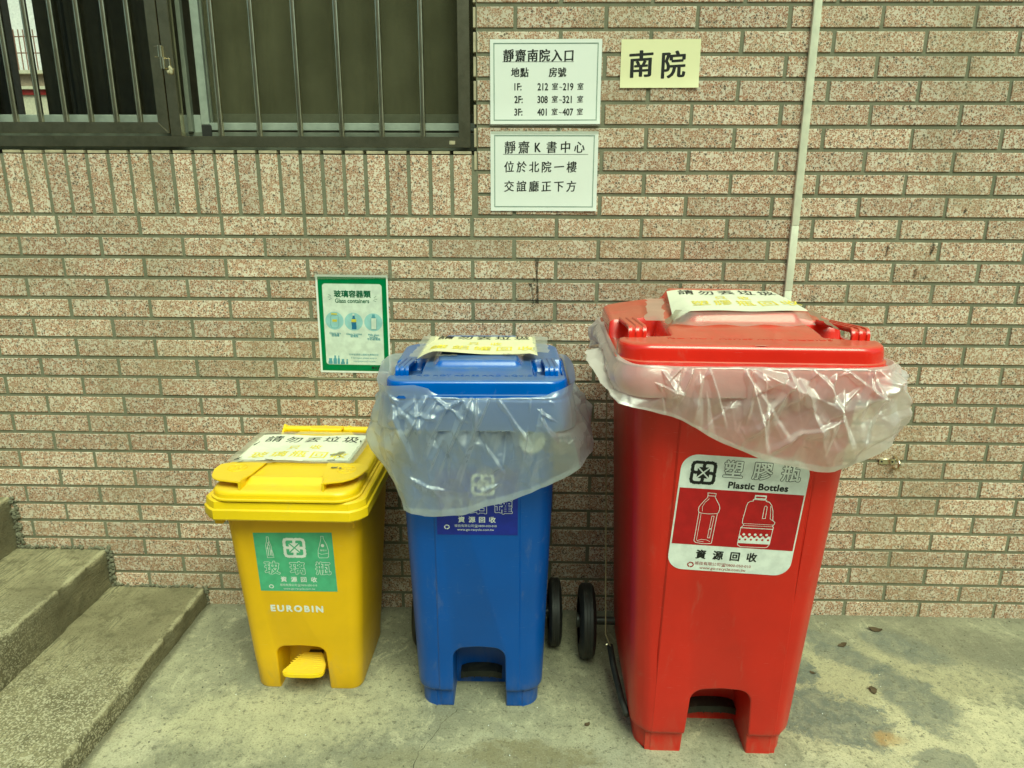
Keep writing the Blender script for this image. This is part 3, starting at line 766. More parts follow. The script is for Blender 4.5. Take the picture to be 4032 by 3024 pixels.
f = wallmap(1.6953, 1.6988, .0006, -.003, .2075, .1185)
sheet('paper', f, .2075, .1185, 'paper_y', n3)
P = Print(f); k = .2075 / 686.0
P.text('lettering', 'ink', 1, '南', (1485 - 1308) * k, (338 - 122) * .1185 / 421, .0700, bold=.030, rise=.06, sx=.96, vb=.4); P.text('lettering', 'ink', 1, '院', (1768 - 1308) * k, (345 - 122) * .1185 / 421, .0700, bold=.030, rise=.06, sx=.96, vb=.4)
P.build(n3)

# glass containers poster (slightly turned)
n4 = thing('glass_container_poster', 'green bordered poster about glass containers taped above the yellow bin', 'poster')
PW, PH = .2095, .2905
f = wallmap(.8446, 1.0808, .0, .006, PW, PH, tip=0)
sheet('paper', f, PW, PH, 'paper', n4)
P = Print(f)
kx = PW / 1050.0; ky = PH / 1428.0
def U(x, y=0): return (x - 153 - (y - 108) * .055 * 1.0) * kx
def Vq(y, x=600): return (y - 108 - (x - 153) * .012) * ky
P.rrect('green_frame', 'green', 1, .0058, .0062, PW - .0048, PH - .0062, sub=6)
P.rrect('inner_panel', 'lite', 2, U(252, 240), Vq(240), U(1183, 1420), Vq(1418), .0085)
P.text('lettering', 'dkgreen', 3, '玻璃容器類', U(695, 385), Vq(385), .0215, bold=.035)
P.text('lettering', 'dkgreen', 3, 'Glass containers', U(693, 480), Vq(480), .0175, bold=.02, sx=.86)
for sx_, pts in ((1, ((350, 395, 382, 413), (340, 430, 382, 432), (356, 470, 392, 452))), (2, ((1012, 432, 1042, 415), (1016, 452, 1058, 455), (1008, 474, 1044, 492)))):
    for a, b_, c, d in pts: P.line('lettering', 'dkgreen', 3, [(U(a, b_), Vq(b_)), (U(c, d), Vq(d))], .0011)
for cx, cy in ((437, 772), (718, 783), (1008, 787)): P.ell('roundel', 'ltblue', 3, U(cx, cy), Vq(cy), 134 * kx, 130 * ky)
def pp(x, y): return (U(x, y), Vq(y))
jar = [(392, 690), (380, 712), (380, 830), (396, 868), (430, 877), (470, 875), (494, 855), (500, 820), (494, 712), (480, 690)]
P.line('picture', 'midblue', 4, [pp(*p) for p in jar], .0009, True); P.poly('picture_fill', 'ylw', 4, [pp(*p) for p in ((388, 660), (476, 664), (474, 686), (388, 684))])
P.poly('picture_fill', 'ylw', 4, [pp(*p) for p in ((402, 752), (474, 752), (472, 788), (404, 786))])
P.poly('picture', 'cola', 4, [pp(*p) for p in ((704, 694), (730, 694), (738, 728), (758, 760), (756, 800), (762, 850), (762, 890), (750, 894), (700, 894), (690, 886), (694, 850), (686, 800), (686, 760), (700, 728))])
P.poly('picture_fill', 'lite', 5, [pp(*p) for p in ((700, 664), (728, 664), (728, 694), (702, 694))]); P.poly('picture_fill', 'ylw', 5, [pp(*p) for p in ((686, 744), (756, 744), (758, 788), (684, 788))])
P.poly('picture', 'midblue', 4, [pp(*p) for p in ((988, 672), (1026, 672), (1030, 706), (1056, 740), (1060, 890), (1048, 897), (986, 896), (974, 888), (968, 740), (986, 706))])
P.poly('picture_fill', 'lite', 5, [pp(*p) for p in ((976, 728), (1050, 728), (1054, 888), (980, 888))])
for (x, y, t, s_) in ((447, 952, 'Glass jars', .0088), (450, 987, '玻璃罐', .0078), (727, 962, 'Glass bottles', .0088), (730, 995, '玻璃瓶', .0078), (1015, 970, 'Milk glass', .0088), (1015, 1002, 'bottles', .0088), (1018, 1036, '牛奶玻璃瓶', .0078)):
    P.text('lettering', 'midblue', 3, t, U(x, y), Vq(y), s_, bold=.02)
P.text('lettering', 'midblue', 3, '如有破損請以報紙包裹後回收', U(873, 1266), Vq(1266), .0070, sx=.97); P.text('lettering', 'midblue', 3, 'If damaged, please wrap in', U(876, 1314), Vq(1314), .0073); P.text('lettering', 'midblue', 3, 'newspaperand recycle', U(884, 1362), Vq(1362), .0073)
for (x0, x1, yt, nk) in ((346, 408, 1325, .8), (420, 472, 1283, .5), (482, 518, 1285, .4), (532, 592, 1335, .65), (610, 640, 1335, .7)):
    mx = (x0 + x1) / 2; hw = (x1 - x0) / 2
    P.poly('picture', 'midblue', 3, [pp(*p) for p in ((mx - hw * nk, yt), (mx + hw * nk, yt), (mx + hw * nk * .9, yt + 30), (mx + hw, yt + 52), (mx + hw, 1412), (mx - hw, 1412), (mx - hw, yt + 52), (mx - hw * nk * .9, yt + 30))])
P.text('lettering', 'ink', 3, '學生住宿', U(1080, 1462), Vq(1462), .0090, bold=.02); P.text('lettering', 'ink', 3, 'Division of Student Housing', U(975, 1500), Vq(1500), .0045, 'l')
P.build(n4)
f4_ = f; sheet('tape', lambda u, v, l: f4_(u - .004, v - .010 - u * .02, .0022), .246, .024, 'tape', n4, 14, 3)
bm = B(); tube(bm, [(.806, -.0052, .7735), (.86, -.0056, .7726), (.93, -.0054, .7722), (1.02, -.005, .7716)], .0011, 6); bm_obj('tape_edge', bm, M['silicone'], n4)

# ------------------------------------------------------------------ bins
def rr_outline(hw, y0, y1, r, n=8, crease=None, dent=.0):
    """rounded rectangle, counter-clockwise from the front left; y0 front, y1 back"""
    pts = []
    cs = [(-hw + r, y0 + r, 180), (hw - r, y0 + r, 270), (hw - r, y1 - r, 0), (-hw + r, y1 - r, 90)]
    for ci, (cx, cy, a0) in enumerate(cs):
        for k in range(n + 1):
            a = rad(a0 + 90 * k / n); pts.append((cx + r * math.cos(a), cy + r * math.sin(a)))
        if ci == 0 and crease:
            for x, dy in ((-crease - .010, dent), (-crease, dent * .9), (-crease + .004, 0.0), (crease - .004, 0.0), (crease, dent * .9), (crease + .010, dent)): pts.append((x, y0 + dy))
    if crease:
        out = []
        for (x, y) in pts:
            if y < y0 + r * .9 and abs(x) > crease + .011: y += dent + (abs(x) - crease) * .05
            out.append((x, y))
        pts = out
    return pts
def loft(bm, rings):
    R = [[bm.verts.new((x, y, z)) for x, y in pts] for z, pts in rings]
    n = len(R[0])
    for a, b_ in zip(R, R[1:]):
        for k in range(n): bm.faces.new((a[k], a[(k + 1) % n], b_[(k + 1) % n], b_[k]))
    bm.faces.new(R[0][::-1]); bm.faces.new(R[-1])
def boolean_cut(o, cutters):
    for c in cutters:
        md = o.modifiers.new('b', 'BOOLEAN'); md.operation = 'DIFFERENCE'; md.object = c; md.solver = 'EXACT'
    dg = bpy.context.evaluated_depsgraph_get(); me = bpy.data.meshes.new_from_object(o.evaluated_get(dg))
    o.modifiers.clear(); old = o.data; o.data = me; me.name = old.name
    for c in cutters: bpy.data.objects.remove(c)
    bm = B(); bm.from_mesh(me); bmesh.ops.remove_doubles(bm, verts=bm.verts, dist=.00005)
    es = []
    for e in bm.edges:
        if len(e.link_faces) == 2 and e.calc_face_angle(0) > rad(50):
            mz = max(v.co.z for v in e.verts); my = max(v.co.y for v in e.verts)
            if mz < .26 and my < .03 and max(abs(v.co.x) for v in e.verts) < .105: es.append(e)
    try: bmesh.ops.bevel(bm, geom=es, offset=.0045, segments=3, affect='EDGES', profile=.5)
    except Exception: pass
    bm.to_mesh(me); bm.free()
    me.polygons.foreach_set('use_smooth', [True] * len(me.polygons)); me.set_sharp_from_angle(angle=rad(32))
def arch_prism(hb, ht, z0, z1, r, y0, y1, cx=0.0):
    bm = B(); pts = [(-hb, z0), (hb, z0)]
    for k in range(9):
        a = rad(90 * k / 8); pts.append((ht - r + r * math.cos(a), z1 - r + r * math.sin(a)))
    pts[-1] = (ht - r, z1 + .0); pts.append((0, z1 + .003))
    for k in range(9):
        a = rad(90 + 90 * k / 8); pts.append((-ht + r + r * math.cos(a), z1 - r + r * math.sin(a)))
    a_ = [bm.verts.new((cx + x, y0, z)) for x, z in pts]; b_ = [bm.verts.new((cx + x, y1, z)) for x, z in pts]
    bm.faces.new(a_); bm.faces.new(b_[::-1])
    for i in range(len(pts)): bm.faces.new((a_[i], b_[i], b_[(i + 1) % len(pts)], a_[(i + 1) % len(pts)]))
    return bm
def bin_body(root, mat, S, arch, foot=None):
    """S: list of (z, halfwidth, yfront, yback, r, crease)"""
    bm = B(); rings = []
    for z, hw, yf, yb, r, cr, dn in S: rings.append((z, rr_outline(hw, yf, yb, r, 8, cr, dn)))
    loft(bm, rings)
    o = bm_obj('body', bm, M[mat], root)
    hb, ht, z1, r, depth, cx = arch
    c = bm_obj('cutter', arch_prism(hb, ht, -.05, z1, r, -.08, depth, cx), M[mat]); c.matrix_world = root.matrix_world
    boolean_cut(o, [c])
    return o

def lid_mesh(name, parent, mat, hw, D, rc, zb, zdeck, R, hfun, flange=.0035, NP=300, NR=60, cut=None):
    base = []
    def outline(n):
        raw = rr_outline(hw, 0, D, rc, 24); P_ = np.array(raw + [raw[0]]); seg = np.r_[0, np.cumsum(np.hypot(*np.diff(P_, axis=0).T))]
        t = np.linspace(0, seg[-1], n, endpoint=False); return np.c_[np.interp(t, seg, P_[:, 0]), np.interp(t, seg, P_[:, 1])]
    O = outline(NP); cen = np.array([0, D / 2])
    verts = []; zs = []
    def ring_inset(ins): 
        sx = (hw - ins) / hw; sy = (D / 2 - ins) / (D / 2); return cen + (O - cen) * np.array([sx, sy])
    rings = []
    hs = zdeck - zb
    rings.append((ring_inset(-flange + .003), np.full(NP, zb + .000), 0)); rings.append((ring_inset(-flange), np.full(NP, zb + .001), 0)); rings.append((ring_inset(-flange), np.full(NP, zb + hs * .20), 0))
    rings.append((ring_inset(0.0005), np.full(NP, zb + hs * .24), 0)); rings.append((ring_inset(.001), np.full(NP, zb + hs * .6), .5)); rings.append((ring_inset(.0018), np.full(NP, zdeck - R), 1))
    for a in (20, 40, 60, 80): rings.append((ring_inset(.0018 + R * (1 - math.cos(rad(a)))), np.full(NP, zdeck - R + R * math.sin(rad(a))), 1))
    i0 = .0018 + R
    for k in range(NR):
        ins = i0 + (min(hw, D / 2) - i0) * (k / (NR - .35)); rings.append((ring_inset(ins), np.full(NP, zdeck), 1))
    V = []
    for pts, z, wgt in rings:
        h = hfun(pts[:, 0], pts[:, 1]); V.append(np.c_[pts, z + h * wgt])
    V = np.concatenate(V); n = len(rings); F = []
    for i in range(n - 1):
        for k in range(NP): F.append((i * NP + k, i * NP + (k + 1) % NP, (i + 1) * NP + (k + 1) % NP, (i + 1) * NP + k))
    F.append(tuple(range((n - 1) * NP, n * NP)))
    o = mesh_from(name, V, F, M[mat], parent, True); o.data.set_sharp_from_angle(angle=rad(38))
    return o
def grip(parent, mat, x0, y0, y1, zt, zb, wd=.046, n=3):
    """strap handle over a hand recess: slanting top, upright front, three ribs"""
    def prof(e): return [(y1 + .004, zt - .004), (y0 + .010, zt + .004 + e), (y0 + .002, zt + .001 + e), (y0 - e, zt - .006), (y0 - e, zb)], 
    bm = B()
    def strip(xa, xb, e):
        outer = [(y1 + .012, zt - .013 + e), (y0 + .011, zt + .004 + e), (y0 + .003, zt + .001 + e), (y0 - e, zt - .006), (y0 - e, zb)]
        inner = [(y1 + .012, zt - .020), (y0 + .012, zt - .003), (y0 + .008, zt - .005), (y0 + .006, zt - .008), (y0 + .006, zb)]
        a = [bm.verts.new((xa, y, z)) for y, z in outer + inner[::-1]]; b_ = [bm.verts.new((xb, y, z)) for y, z in outer + inner[::-1]]
        bm.faces.new(a); bm.faces.new(b_[::-1])
        for i in range(len(a)): bm.faces.new((a[i], b_[i], b_[(i + 1) % len(a)], a[(i + 1) % len(a)]))
    strip(x0, x0 + wd, 0)
    for k in range(n):
        xx = x0 + (wd - .007) * k / (n - 1); strip(xx, xx + .007, .0032)
    bmesh.ops.recalc_face_normals(bm, faces=bm.faces)
    bmesh.ops.bevel(bm, geom=[e for e in bm.edges if e.calc_face_angle(0) > .4], offset=.0009, segments=2, affect='EDGES')
    return bm_obj('grip', bm, M[mat], parent, angle=40)
def wheel(root, x, y, r, wd, face):
    """wheel with axle along x"""
    t = B(); prof = [(.62 * r, -wd / 2), (.80 * r, -wd / 2), (.92 * r, -wd * .44), (.985 * r, -wd * .30), (r, -wd * .27), (r, -wd * .10), (.985 * r, -wd * .08), (.985 * r, wd * .08), (r, wd * .10), (r, wd * .27), (.985 * r, wd * .30), (.92 * r, wd * .44), (.80 * r, wd / 2), (.62 * r, wd / 2)]
    n = 48; R = []
    for k in range(n):
        a = 2 * math.pi * k / n; R.append([t.verts.new((x + p, y + q * math.cos(a), r + q * math.sin(a))) for q, p in prof])
    for k in range(n):
        for i in range(len(prof) - 1): t.faces.new((R[k][i], R[(k + 1) % n][i], R[(k + 1) % n][i + 1], R[k][i + 1]))
    w_ = bm_obj('wheel', t, M['black'], root, angle=35)
    h = B(); cyl(h, (x - wd * .35, y, r), (x + wd * .35, y, r), .64 * r, 32); 
    cyl(h, (x - wd * .62, y, r), (x + wd * .62, y, r), .20 * r, 20); bm_obj('rim', h, M['black_pedal'], w_, angle=40)

def front_map(yf0, s, u0, z0, rot=0.0, eps=.0006):
    """plane of the bin's leaning front: y = yf0 - s*z"""
    cr, sr = math.cos(rot), math.sin(rot)
    def f(u, v, lift):
        x = u0 + u * cr - v * sr; z = z0 - (v * cr + u * sr)
        return (x, yf0 - s * z - eps - lift, z)
    return f

# ---- yellow bin
yb = thing('yellow_pedal_bin', 'small yellow bin with green glass bottle sticker and yellow foot pedal', 'recycling bin', (.8715, -.402, 0), rad(-.4))
bpy.context.view_layer.update()
bin_body(yb, 'yellow', [(0, .1405, .004, .268, .030, None, 0), (.006, .1440, .001, .272, .032, None, 0), (.075, .1475, -.005, .280, .034, None, 0), (.080, .1485, -.006, .281, .034, None, 0), (.546, .1735, -.038, .345, .040, None, 0)], (.0695, .0665, .138, .026, .085, -.010))
def oct_ring(hw, y0, y1, c):
    return [(-hw, y0 + c), (-hw + c * .55, y0 + c * .35), (-hw + c, y0), (hw - c, y0), (hw - c * .45, y0 + c * .35), (hw, y0 + c), (hw, y1 - c), (hw - c, y1), (-hw + c, y1), (-hw, y1 - c)]
bm = B(); loft(bm, [(.5460, oct_ring(.186, -.078, .352, .030)), (.5440, oct_ring(.1995, -.090, .360, .034)), (.5480, oct_ring(.2020, -.0925, .362, .036)), (.5700, oct_ring(.2020, -.0925, .362, .036)), (.5735, oct_ring(.1985, -.0890, .358, .035)), (.5900, oct_ring(.1965, -.087, .356, .034)), (.5935, oct_ring(.193, -.083, .353, .033)), (.5950, oct_ring(.150, -.04, .30, .03))])
bmesh.ops.bevel(bm, geom=[e for e in bm.edges if e.calc_face_angle(0) > .35], offset=.0012, segments=2, affect='EDGES')
bm_obj('rim', bm, M['yellow_lid'], yb, angle=30)
def hy(x, y):
    h = sstep(.012, .030, y) * 0
    e = np.minimum(np.minimum(y, .405 - y), .180 - np.abs(x))
    h = h + .016 * sstep(.040, .062, e) + .010 * np.clip((y - .05) / .35, 0, 1)
    h = h - .004 * sstep(.094, .080, np.abs(x)) * sstep(.06, .07, y) * sstep(.150, .140, y) * sstep(.04, .06, e)
    h = h + .010 * sstep(.347, .356, y) * sstep(.085, .075, np.abs(np.abs(x) - .0))
    return h
lid_mesh('lid', yb, 'yellow_lid', .181, .400, .055, .594, .6185, .012, hy, .0040, 240, 48)
L = [o for o in yb.children if o.name.startswith('lid')][0]; L.location = (0, -.0885, 0)
# front grip tabs
for s in (-1, 1):
    bm = B(); pts = []
    if s < 0: pts = [(-.158, .135), (-.190, .117), (-.194, .088), (-.184, .050), (-.174, .034), (-.156, .022), (-.103, .012), (-.088, .060), (-.078, .140)]
    else: pts = [(.158, .135), (.188, .122), (.190, .100), (.178, .062), (.166, .042), (.146, .026), (.103, .012), (.088, .060), (.078, .140)]
    def T3(x, y, dz): return (x, y - .0885, .6415 + .028 * (y - .1) + dz)
    a = [bm.verts.new(T3(x, y, 0)) for x, y in pts]; b_ = [bm.verts.new(T3(x, y, -.0045)) for x, y in pts]
    bm.faces.new(a); bm.faces.new(b_[::-1])
    for i in range(len(pts)): bm.faces.new((a[i], b_[i], b_[(i + 1) % len(pts)], a[(i + 1) % len(pts)]))
    bmesh.ops.recalc_face_normals(bm, faces=bm.faces); bmesh.ops.bevel(bm, geom=list(bm.edges), offset=.0013, segments=2, affect='EDGES')
    xx = sorted((s * .0985, s * .104)); box(bm, xx[0], xx[1], .010 - .0885, .120 - .0885, .606, .6405, .001)
    tab = bm_obj('grip_tab', bm, M['yellow_lid'], yb, angle=35)
    bm = B()
    for rr in (.024, .021):
        ring = [(s * .138 + rr * math.cos(t), .095 + rr * .95 * math.sin(t)) for t in [2 * math.pi * k / 40 for k in range(41)]]
        tube(bm, [T3(x, y, .0002) for x, y in ring], .0008, 6)
    for a0 in (45, 135, 225, 315):
        tube(bm, [T3(s * .138 + q * math.cos(rad(a0)), .095 + q * math.sin(rad(a0)), .0002) for q in (.004, .010, .017)], .0012, 6)
    bm_obj('embossed_mark', bm, M['yellow_lid'], tab, smooth=True)
# hinge bar and carrying handle
bm = B(); cyl(bm, (-.128, .342, .6290), (.135, .342, .6290), .0110, 24); hd = bm_obj('handle', bm, M['yellow_lid'], yb, angle=40)
bm = B()
bm.free()
for x in (-.130, -.012, .060, .136):
    bm = B(); cyl(bm, (x - .0035, .342, .6290), (x + .0035, .342, .6290), .0135, 24); bm_obj('handle_ring', bm, M['yellow_lid'], hd, angle=40)
for x in (-.133, .137):
    bm = B(); bm2 = [(x, .300, .612), (x, .345, .644), (x, .352, .630), (x, .330, .600)]
    a = [bm.verts.new((p[0] - .003, p[1], p[2])) for p in bm2]; b_ = [bm.verts.new((p[0] + .003, p[1], p[2])) for p in bm2]
    bm.faces.new(a); bm.faces.new(b_[::-1])
    for i in range(4): bm.faces.new((a[i], b_[i], b_[(i + 1) % 4], a[(i + 1) % 4]))
    bm_obj('handle_arm', bm, M['yellow_lid'], yb)
bm = B(); box(bm, -.050, .045, .306, .338, .634, .6440, .003); bm_obj('handle_bracket', bm, M['yellow_lid'], yb)
bm = B(); box(bm, -.1805, -.158, -.060, .04, .5180, .5455, .003); bm_obj('rim_hook', bm, M['yellow'], yb)
bm = B(); box(bm, .160, .167, -.055, -.046, .5120, .5450, .002); bm_obj('rim_hook', bm, M['yellow'], yb)
bm = B(); pts = [(-.056, -.030), (-.050, -.040), (-.030, -.045), (.028, -.045), (.050, -.040), (.056, -.030), (.053, .000), (.030, .050), (-.022, .050)]
a = [bm.verts.new((x - .002, y, .0800)) for x, y in pts]; b_ = [bm.verts.new((x - .002, y, .0660 if y < .02 else .074)) for x, y in pts]
bm.faces.new(a); bm.faces.new(b_[::-1])
for i in range(len(pts)): bm.faces.new((a[i], b_[i], b_[(i + 1) % len(pts)], a[(i + 1) % len(pts)]))
bmesh.ops.recalc_face_normals(bm, faces=bm.faces); bmesh.ops.bevel(bm, geom=list(bm.edges), offset=.0025, segments=2, affect='EDGES')
pd = bm_obj('pedal', bm, M['yellow_lid'], yb, angle=35)
for k in range(8):
    y = -.026 + k * .0085; hwk = .044 - max(0, (y + .0)) * .35
    bm = B(); box(bm, -hwk - .002, hwk - .002, y, y + .0028, .0798, .0815, .0006); bm_obj('tread_rib', bm, M['yellow_lid'], pd)
bm = B(); box(bm, -.020, .020, .045, .240, .050, .062, .002); bm_obj('pedal_lever', bm, M['black_pedal'], yb)
# sticker: measured 0.2 x 0.17
SW, SH = .2005, .1700
f = front_map(-.0003, .0687, -.0985, .4835, rad(-.5))
st = mesh_from('sticker', [f(0, 0, 0), f(SW, -.003, 0), f(SW, SH + .001, 0), f(0, SH + .001, 0)], [(0, 1, 2, 3)], M['teal'], yb)
P = Print(lambda u, v, l: f(u, v, l + .0002), .00025); kx = SW / 665.0; ky = SH / 492.0
def sp(x, y): return ((x - 508 - (y - 205) * .115) * kx * 1.02, (y - 208) * ky)
c_ = sp(853, 330); recycle_mark(P, 'lettering', 'white', 1, c_[0], c_[1], .0290, .25)
bubble(P, 'teal', 'white', 1, '玻璃瓶', [sp(665, 503)[0], sp(877, 503)[0], sp(1093, 503)[0]], sp(0, 503)[1], .0400, .050)
for ch, x in zip('資源回收', (762, 848, 930, 1017)): P.text('lettering', 'white', 1, ch, sp(x, 600)[0], sp(x, 600)[1], .0165, bold=.025)
P.text('lettering', 'white', 1, '振技有限公司☎0800-050-010', sp(886, 649)[0], sp(0, 649)[1], .0077, sx=.97); P.text('lettering', 'white', 1, 'www.go-recycle.com.tw', sp(893, 680)[0], sp(0, 680)[1], .0084, sx=1.0)
c_ = sp(656, 663); loop_mark(P, 'lettering', 'white', 1, c_[0], c_[1], .0052)
b1 = [(620, 240), (636, 240), (640, 270), (660, 320), (664, 350), (676, 380), (682, 412), (628, 416), (624, 380), (618, 340), (614, 310), (622, 275)]
P.line('picture', 'white', 1, [sp(*p) for p in b1], .0011, True)
for q in ((630, 290, 648, 320), (632, 330, 640, 400), (648, 330, 656, 395), (660, 350, 668, 400), (640, 280, 626, 340)): P.line('picture', 'white', 1, [sp(q[0], q[1]), sp(q[2], q[3])], .0016)
b2 = [(1070, 230), (1090, 230), (1092, 250), (1120, 300), (1136, 350), (1138, 400), (1128, 410), (1062, 412), (1052, 400), (1050, 350), (1062, 300), (1072, 250)]
P.line('picture', 'white', 1, [sp(*p) for p in b2], .0011, True); c_ = sp(1086, 308); P.ell('picture', 'white', 1, c_[0], c_[1], .0042, .0045)
P.line('picture', 'white', 1, [sp(1054, 372), sp(1080, 382), sp(1136, 370)], .0009); P.text('picture', 'white', 1, '葡萄汁', sp(1094, 350)[0], sp(0, 348)[1], .0058)
P.build(st)
f2 = front_map(-.0003, .0687, 0, .2600, rad(.2)); P = Print(f2, .0002)
P.text('lettering', 'white', 1, 'EUROBIN', -.008, 0, .0262, bold=.050, spacing=1.34, sx=1.02); P.build(yb)
# taped paper on the lid
def lidpaper(root, corners, nu, nv, bow, mat, w_, h_, hfn=None):
    TL, TR, BR, BL = [Vector(c) for c in corners]
    def f(u, v, lift):
        a, b_ = u / w_, v / h_; p = TL.lerp(TR, a).lerp(BL.lerp(BR, a), b_)
        z = p.z + bow(a, b_) + lift + .0006
        return (p.x, p.y, z)
    sh = sheet('paper_sign', f, w_, h_, mat, root, nu, nv); return f, sh
f, sh = lidpaper(yb, [(-.158, .243, .6462), (.137, .245, .6470), (.133, .054, .6425), (-.166, .048, .6425)], 24, 18, lambda a, b: .0016 * math.sin(a * 9 + b * 5) + .004 * (1 - abs(2 * a - 1)) * b - .001, 'paper_l', .297, .21)
P = Print(f, .0005)
P.kai('lettering', 'ink', 1, '請勿丟垃圾', .046, .040, .0500, .0535, .006, .08)
P.kai('lettering', 'yink', 1, '只收', .122, .108, .0360, .060, .012); P.kai('lettering', 'yink', 1, '玻璃瓶回收', .048, .163, .0500, .0525, .012)
P.build(sh)
def tape_strip(root, pts, mat='tape', name='tape', rough=.0015):
    V = [tuple(p) for p in pts]; n = len(V) // 2
    F = [(2 * i, 2 * i + 1, 2 * i + 3, 2 * i + 2) for i in range(n - 1)]
    return mesh_from(name, V, F, M[mat], root, True)
def ribbon(root, p0, p1, wdt, z0, z1, seed, n=16, amp=.002, mat='tape'):
    r = random.Random(seed); p0, p1 = Vector(p0), Vector(p1); d = (p1 - p0); nrm = Vector((-d.y, d.x)).normalized() * wdt / 2; pts = []
    for i in range(n + 1):
        q = p0.lerp(p1, i / n); zz = z0 + (z1 - z0) * i / n
        pts += [(q.x + nrm.x + r.uniform(-amp, amp), q.y + nrm.y + r.uniform(-amp, amp), zz + r.uniform(0, amp)), (q.x - nrm.x + r.uniform(-amp, amp), q.y - nrm.y + r.uniform(-amp, amp), zz + r.uniform(0, amp))]
    tape_strip(root, pts, mat)
ribbon(yb, (-.168, .046), (.14, .050), .022, .6438, .6438, 1); ribbon(yb, (-.166, .252), (.148, .252), .020, .6480, .6480, 2)
ribbon(yb, (-.170, .046), (-.164, .258), .020, .6440, .6480, 3); ribbon(yb, (.136, .046), (.146, .258), .022, .6440, .6480, 4)

def torn(root, spots, z, mat='crack', seed=3):
    r = random.Random(seed)
    for (x, y, a, b_, rot) in spots:
        n = 9; V = [(x, y, z + .0012)]
        for k in range(n):
            t = 2 * math.pi * k / n; q = r.uniform(.45, 1.15); px, py = a * math.cos(t) * q, b_ * math.sin(t) * q
            V.append((x + px * math.cos(rot) - py * math.sin(rot), y + px * math.sin(rot) + py * math.cos(rot), z + r.uniform(.0, .0016)))
        mesh_from('torn_edge', V, [(0, 1 + k, 1 + (k + 1) % n) for k in range(n)], M[mat], root)
torn(sh, [(-.150, .175, .003, .022, -.2), (-.070, .052, .018, .004, -.25), (-.158, .058, .004, .014, -.5), (.085, .056, .012, .003, .1), (.100, .085, .004, .003, 0), (.128, .20, .003, .010, .2)], .6455)
torn(sh, [(.092, .105, .022, .012, .5), (-.02, .130, .006, .003, 0), (.05, .18, .003, .008, .3)], .6450, 'oldtape', 5)
torn(yb, [(.108, .012, .013, .006, .3), (.122, .008, .006, .004, 0), (-.145, .040, .012, .003, .7)], .6440, 'mortar', 8)
# ---- blue bin
bb = thing('blue_wheeled_bin', 'blue wheeled bin with blue can sticker, standing between the other bins', 'recycling bin', (1.3430, -.468, 0), rad(.6))
bpy.context.view_layer.update()
bl = lambda z: (z, .1635 + (z - .075) * .0290, -.003 - (z - .075) * .060, .345 + z * .01, .045, .106 - (z - .075) * .004, .0035)
bin_body(bb, 'blue', [(0, .1540, .006, .286, .038, None, 0)] + [] if False else [(0, .1520, .012, .325, .040, .104, .003), (.050, .1530, .011, .328, .040, .104, .003), (.0525, .1575, .005, .334, .042, .105, .003), (.057, .1615, .000, .340, .044, .106, .0035), (.064, .1630, -.0022, .344, .044, .106, .0035), bl(.078), bl(.835)], (.0700, .0665, .192, .032, .11, 0))
bin_rim = B(); loft(bin_rim, [(.8000, rr_outline(.200, -.062, .356, .05)), (.7985, rr_outline(.2130, -.080, .366, .055)), (.8050, rr_outline(.2150, -.082, .368, .055)), (.8680, rr_outline(.2150, -.084, .368, .055)), (.8720, rr_outline(.2120, -.081, .365, .053)), (.8725, rr_outline(.19, -.06, .34, .05))])
bm_obj('rim', bin_rim, M['blue'], bb, angle=35)
def h_wheeled(hw, D, p, rec):
    x0, x1, y0, ph, slope = p[:5]; xo = p[5] if len(p) > 5 else 0.0; dome = p[6] if len(p) > 6 else .004
    def h(x, y):
        yy = y
        pl = sstep(y0, y0 + slope, yy) * sstep(x1 + slope * 1.1, x1, np.abs(x - xo) + .10 * np.clip(y0 + .05 - yy, 0, 1))
        back = .010 * np.clip((yy - y0) / (D - y0), 0, 1)
        hh = ph * pl * (1 + .0 * yy) + back * pl * .3
        hh = hh + dome * sstep(.02, y0, yy) * sstep(hw * .92, hw * .45, np.abs(x))
        rx, ry0, ry1, rd = rec
        rm = sstep(rx, rx + .018, np.abs(x)) * sstep(ry0, ry0 + .006, yy) * sstep(ry1 + .016, ry1, yy)
        hh = hh * (1 - rm) - rd * rm
        return hh
    return h
LB = lid_mesh('lid', bb, 'blue_lid', .2045, .400, .045, .8735, .9140, .010, h_wheeled(.2045, .40, (.09, .088, .100, .0165, .020), (.124, .052, .190, .027)), .0030, 320, 62)
LB.location = (.0035, -.078, 0); LB.rotation_euler = (0, 0, rad(1.4))
for s in (-1, 1): g_ = grip(LB, 'blue_lid', -.1830 if s < 0 else .1830 - .030, .048, .190, .9290, .905, .030)
P = Print(lambda u, v, l: (u, .046 - v, .9146 + l + (.046 - v) * .0), .0002)
P.text('embossed_text', 'blue_lid', 1, 'NO HOT ASHES AND LIQUIDS', 0, 0, .0160, spacing=1.1, bold=.01, sx=1.15)
for (nm, mt), (V_, F_) in P.g.items():
    me = bpy.data.meshes.new(nm); me.from_pydata(V_, [], F_); bm = B(); bm.from_mesh(me)
    r = bmesh.ops.extrude_face_region(bm, geom=list(bm.faces)); 
    for v in [e for e in r['geom'] if isinstance(e, bmesh.types.BMVert)]: v.co.z += .0010
    bm_obj('embossed_text', bm, M['blue_lid'], LB)
hb_ = B(); tube(hb_, [(-.15, .352, .86), (-.15, .385, .872), (.15, .385, .872), (.15, .352, .86)], .012, 12); bm_obj('handle', hb_, M['blue'], bb, smooth=True)
wheel(bb, -.193, .300, .099, .034, -1); wheel(bb, .207, .302, .099, .038, 1)
bm = B(); cyl(bm, (-.19, .302, .099), (.20, .302, .099), .009, 12); bm_obj('axle', bm, M['black_pedal'], bb, angle=40)
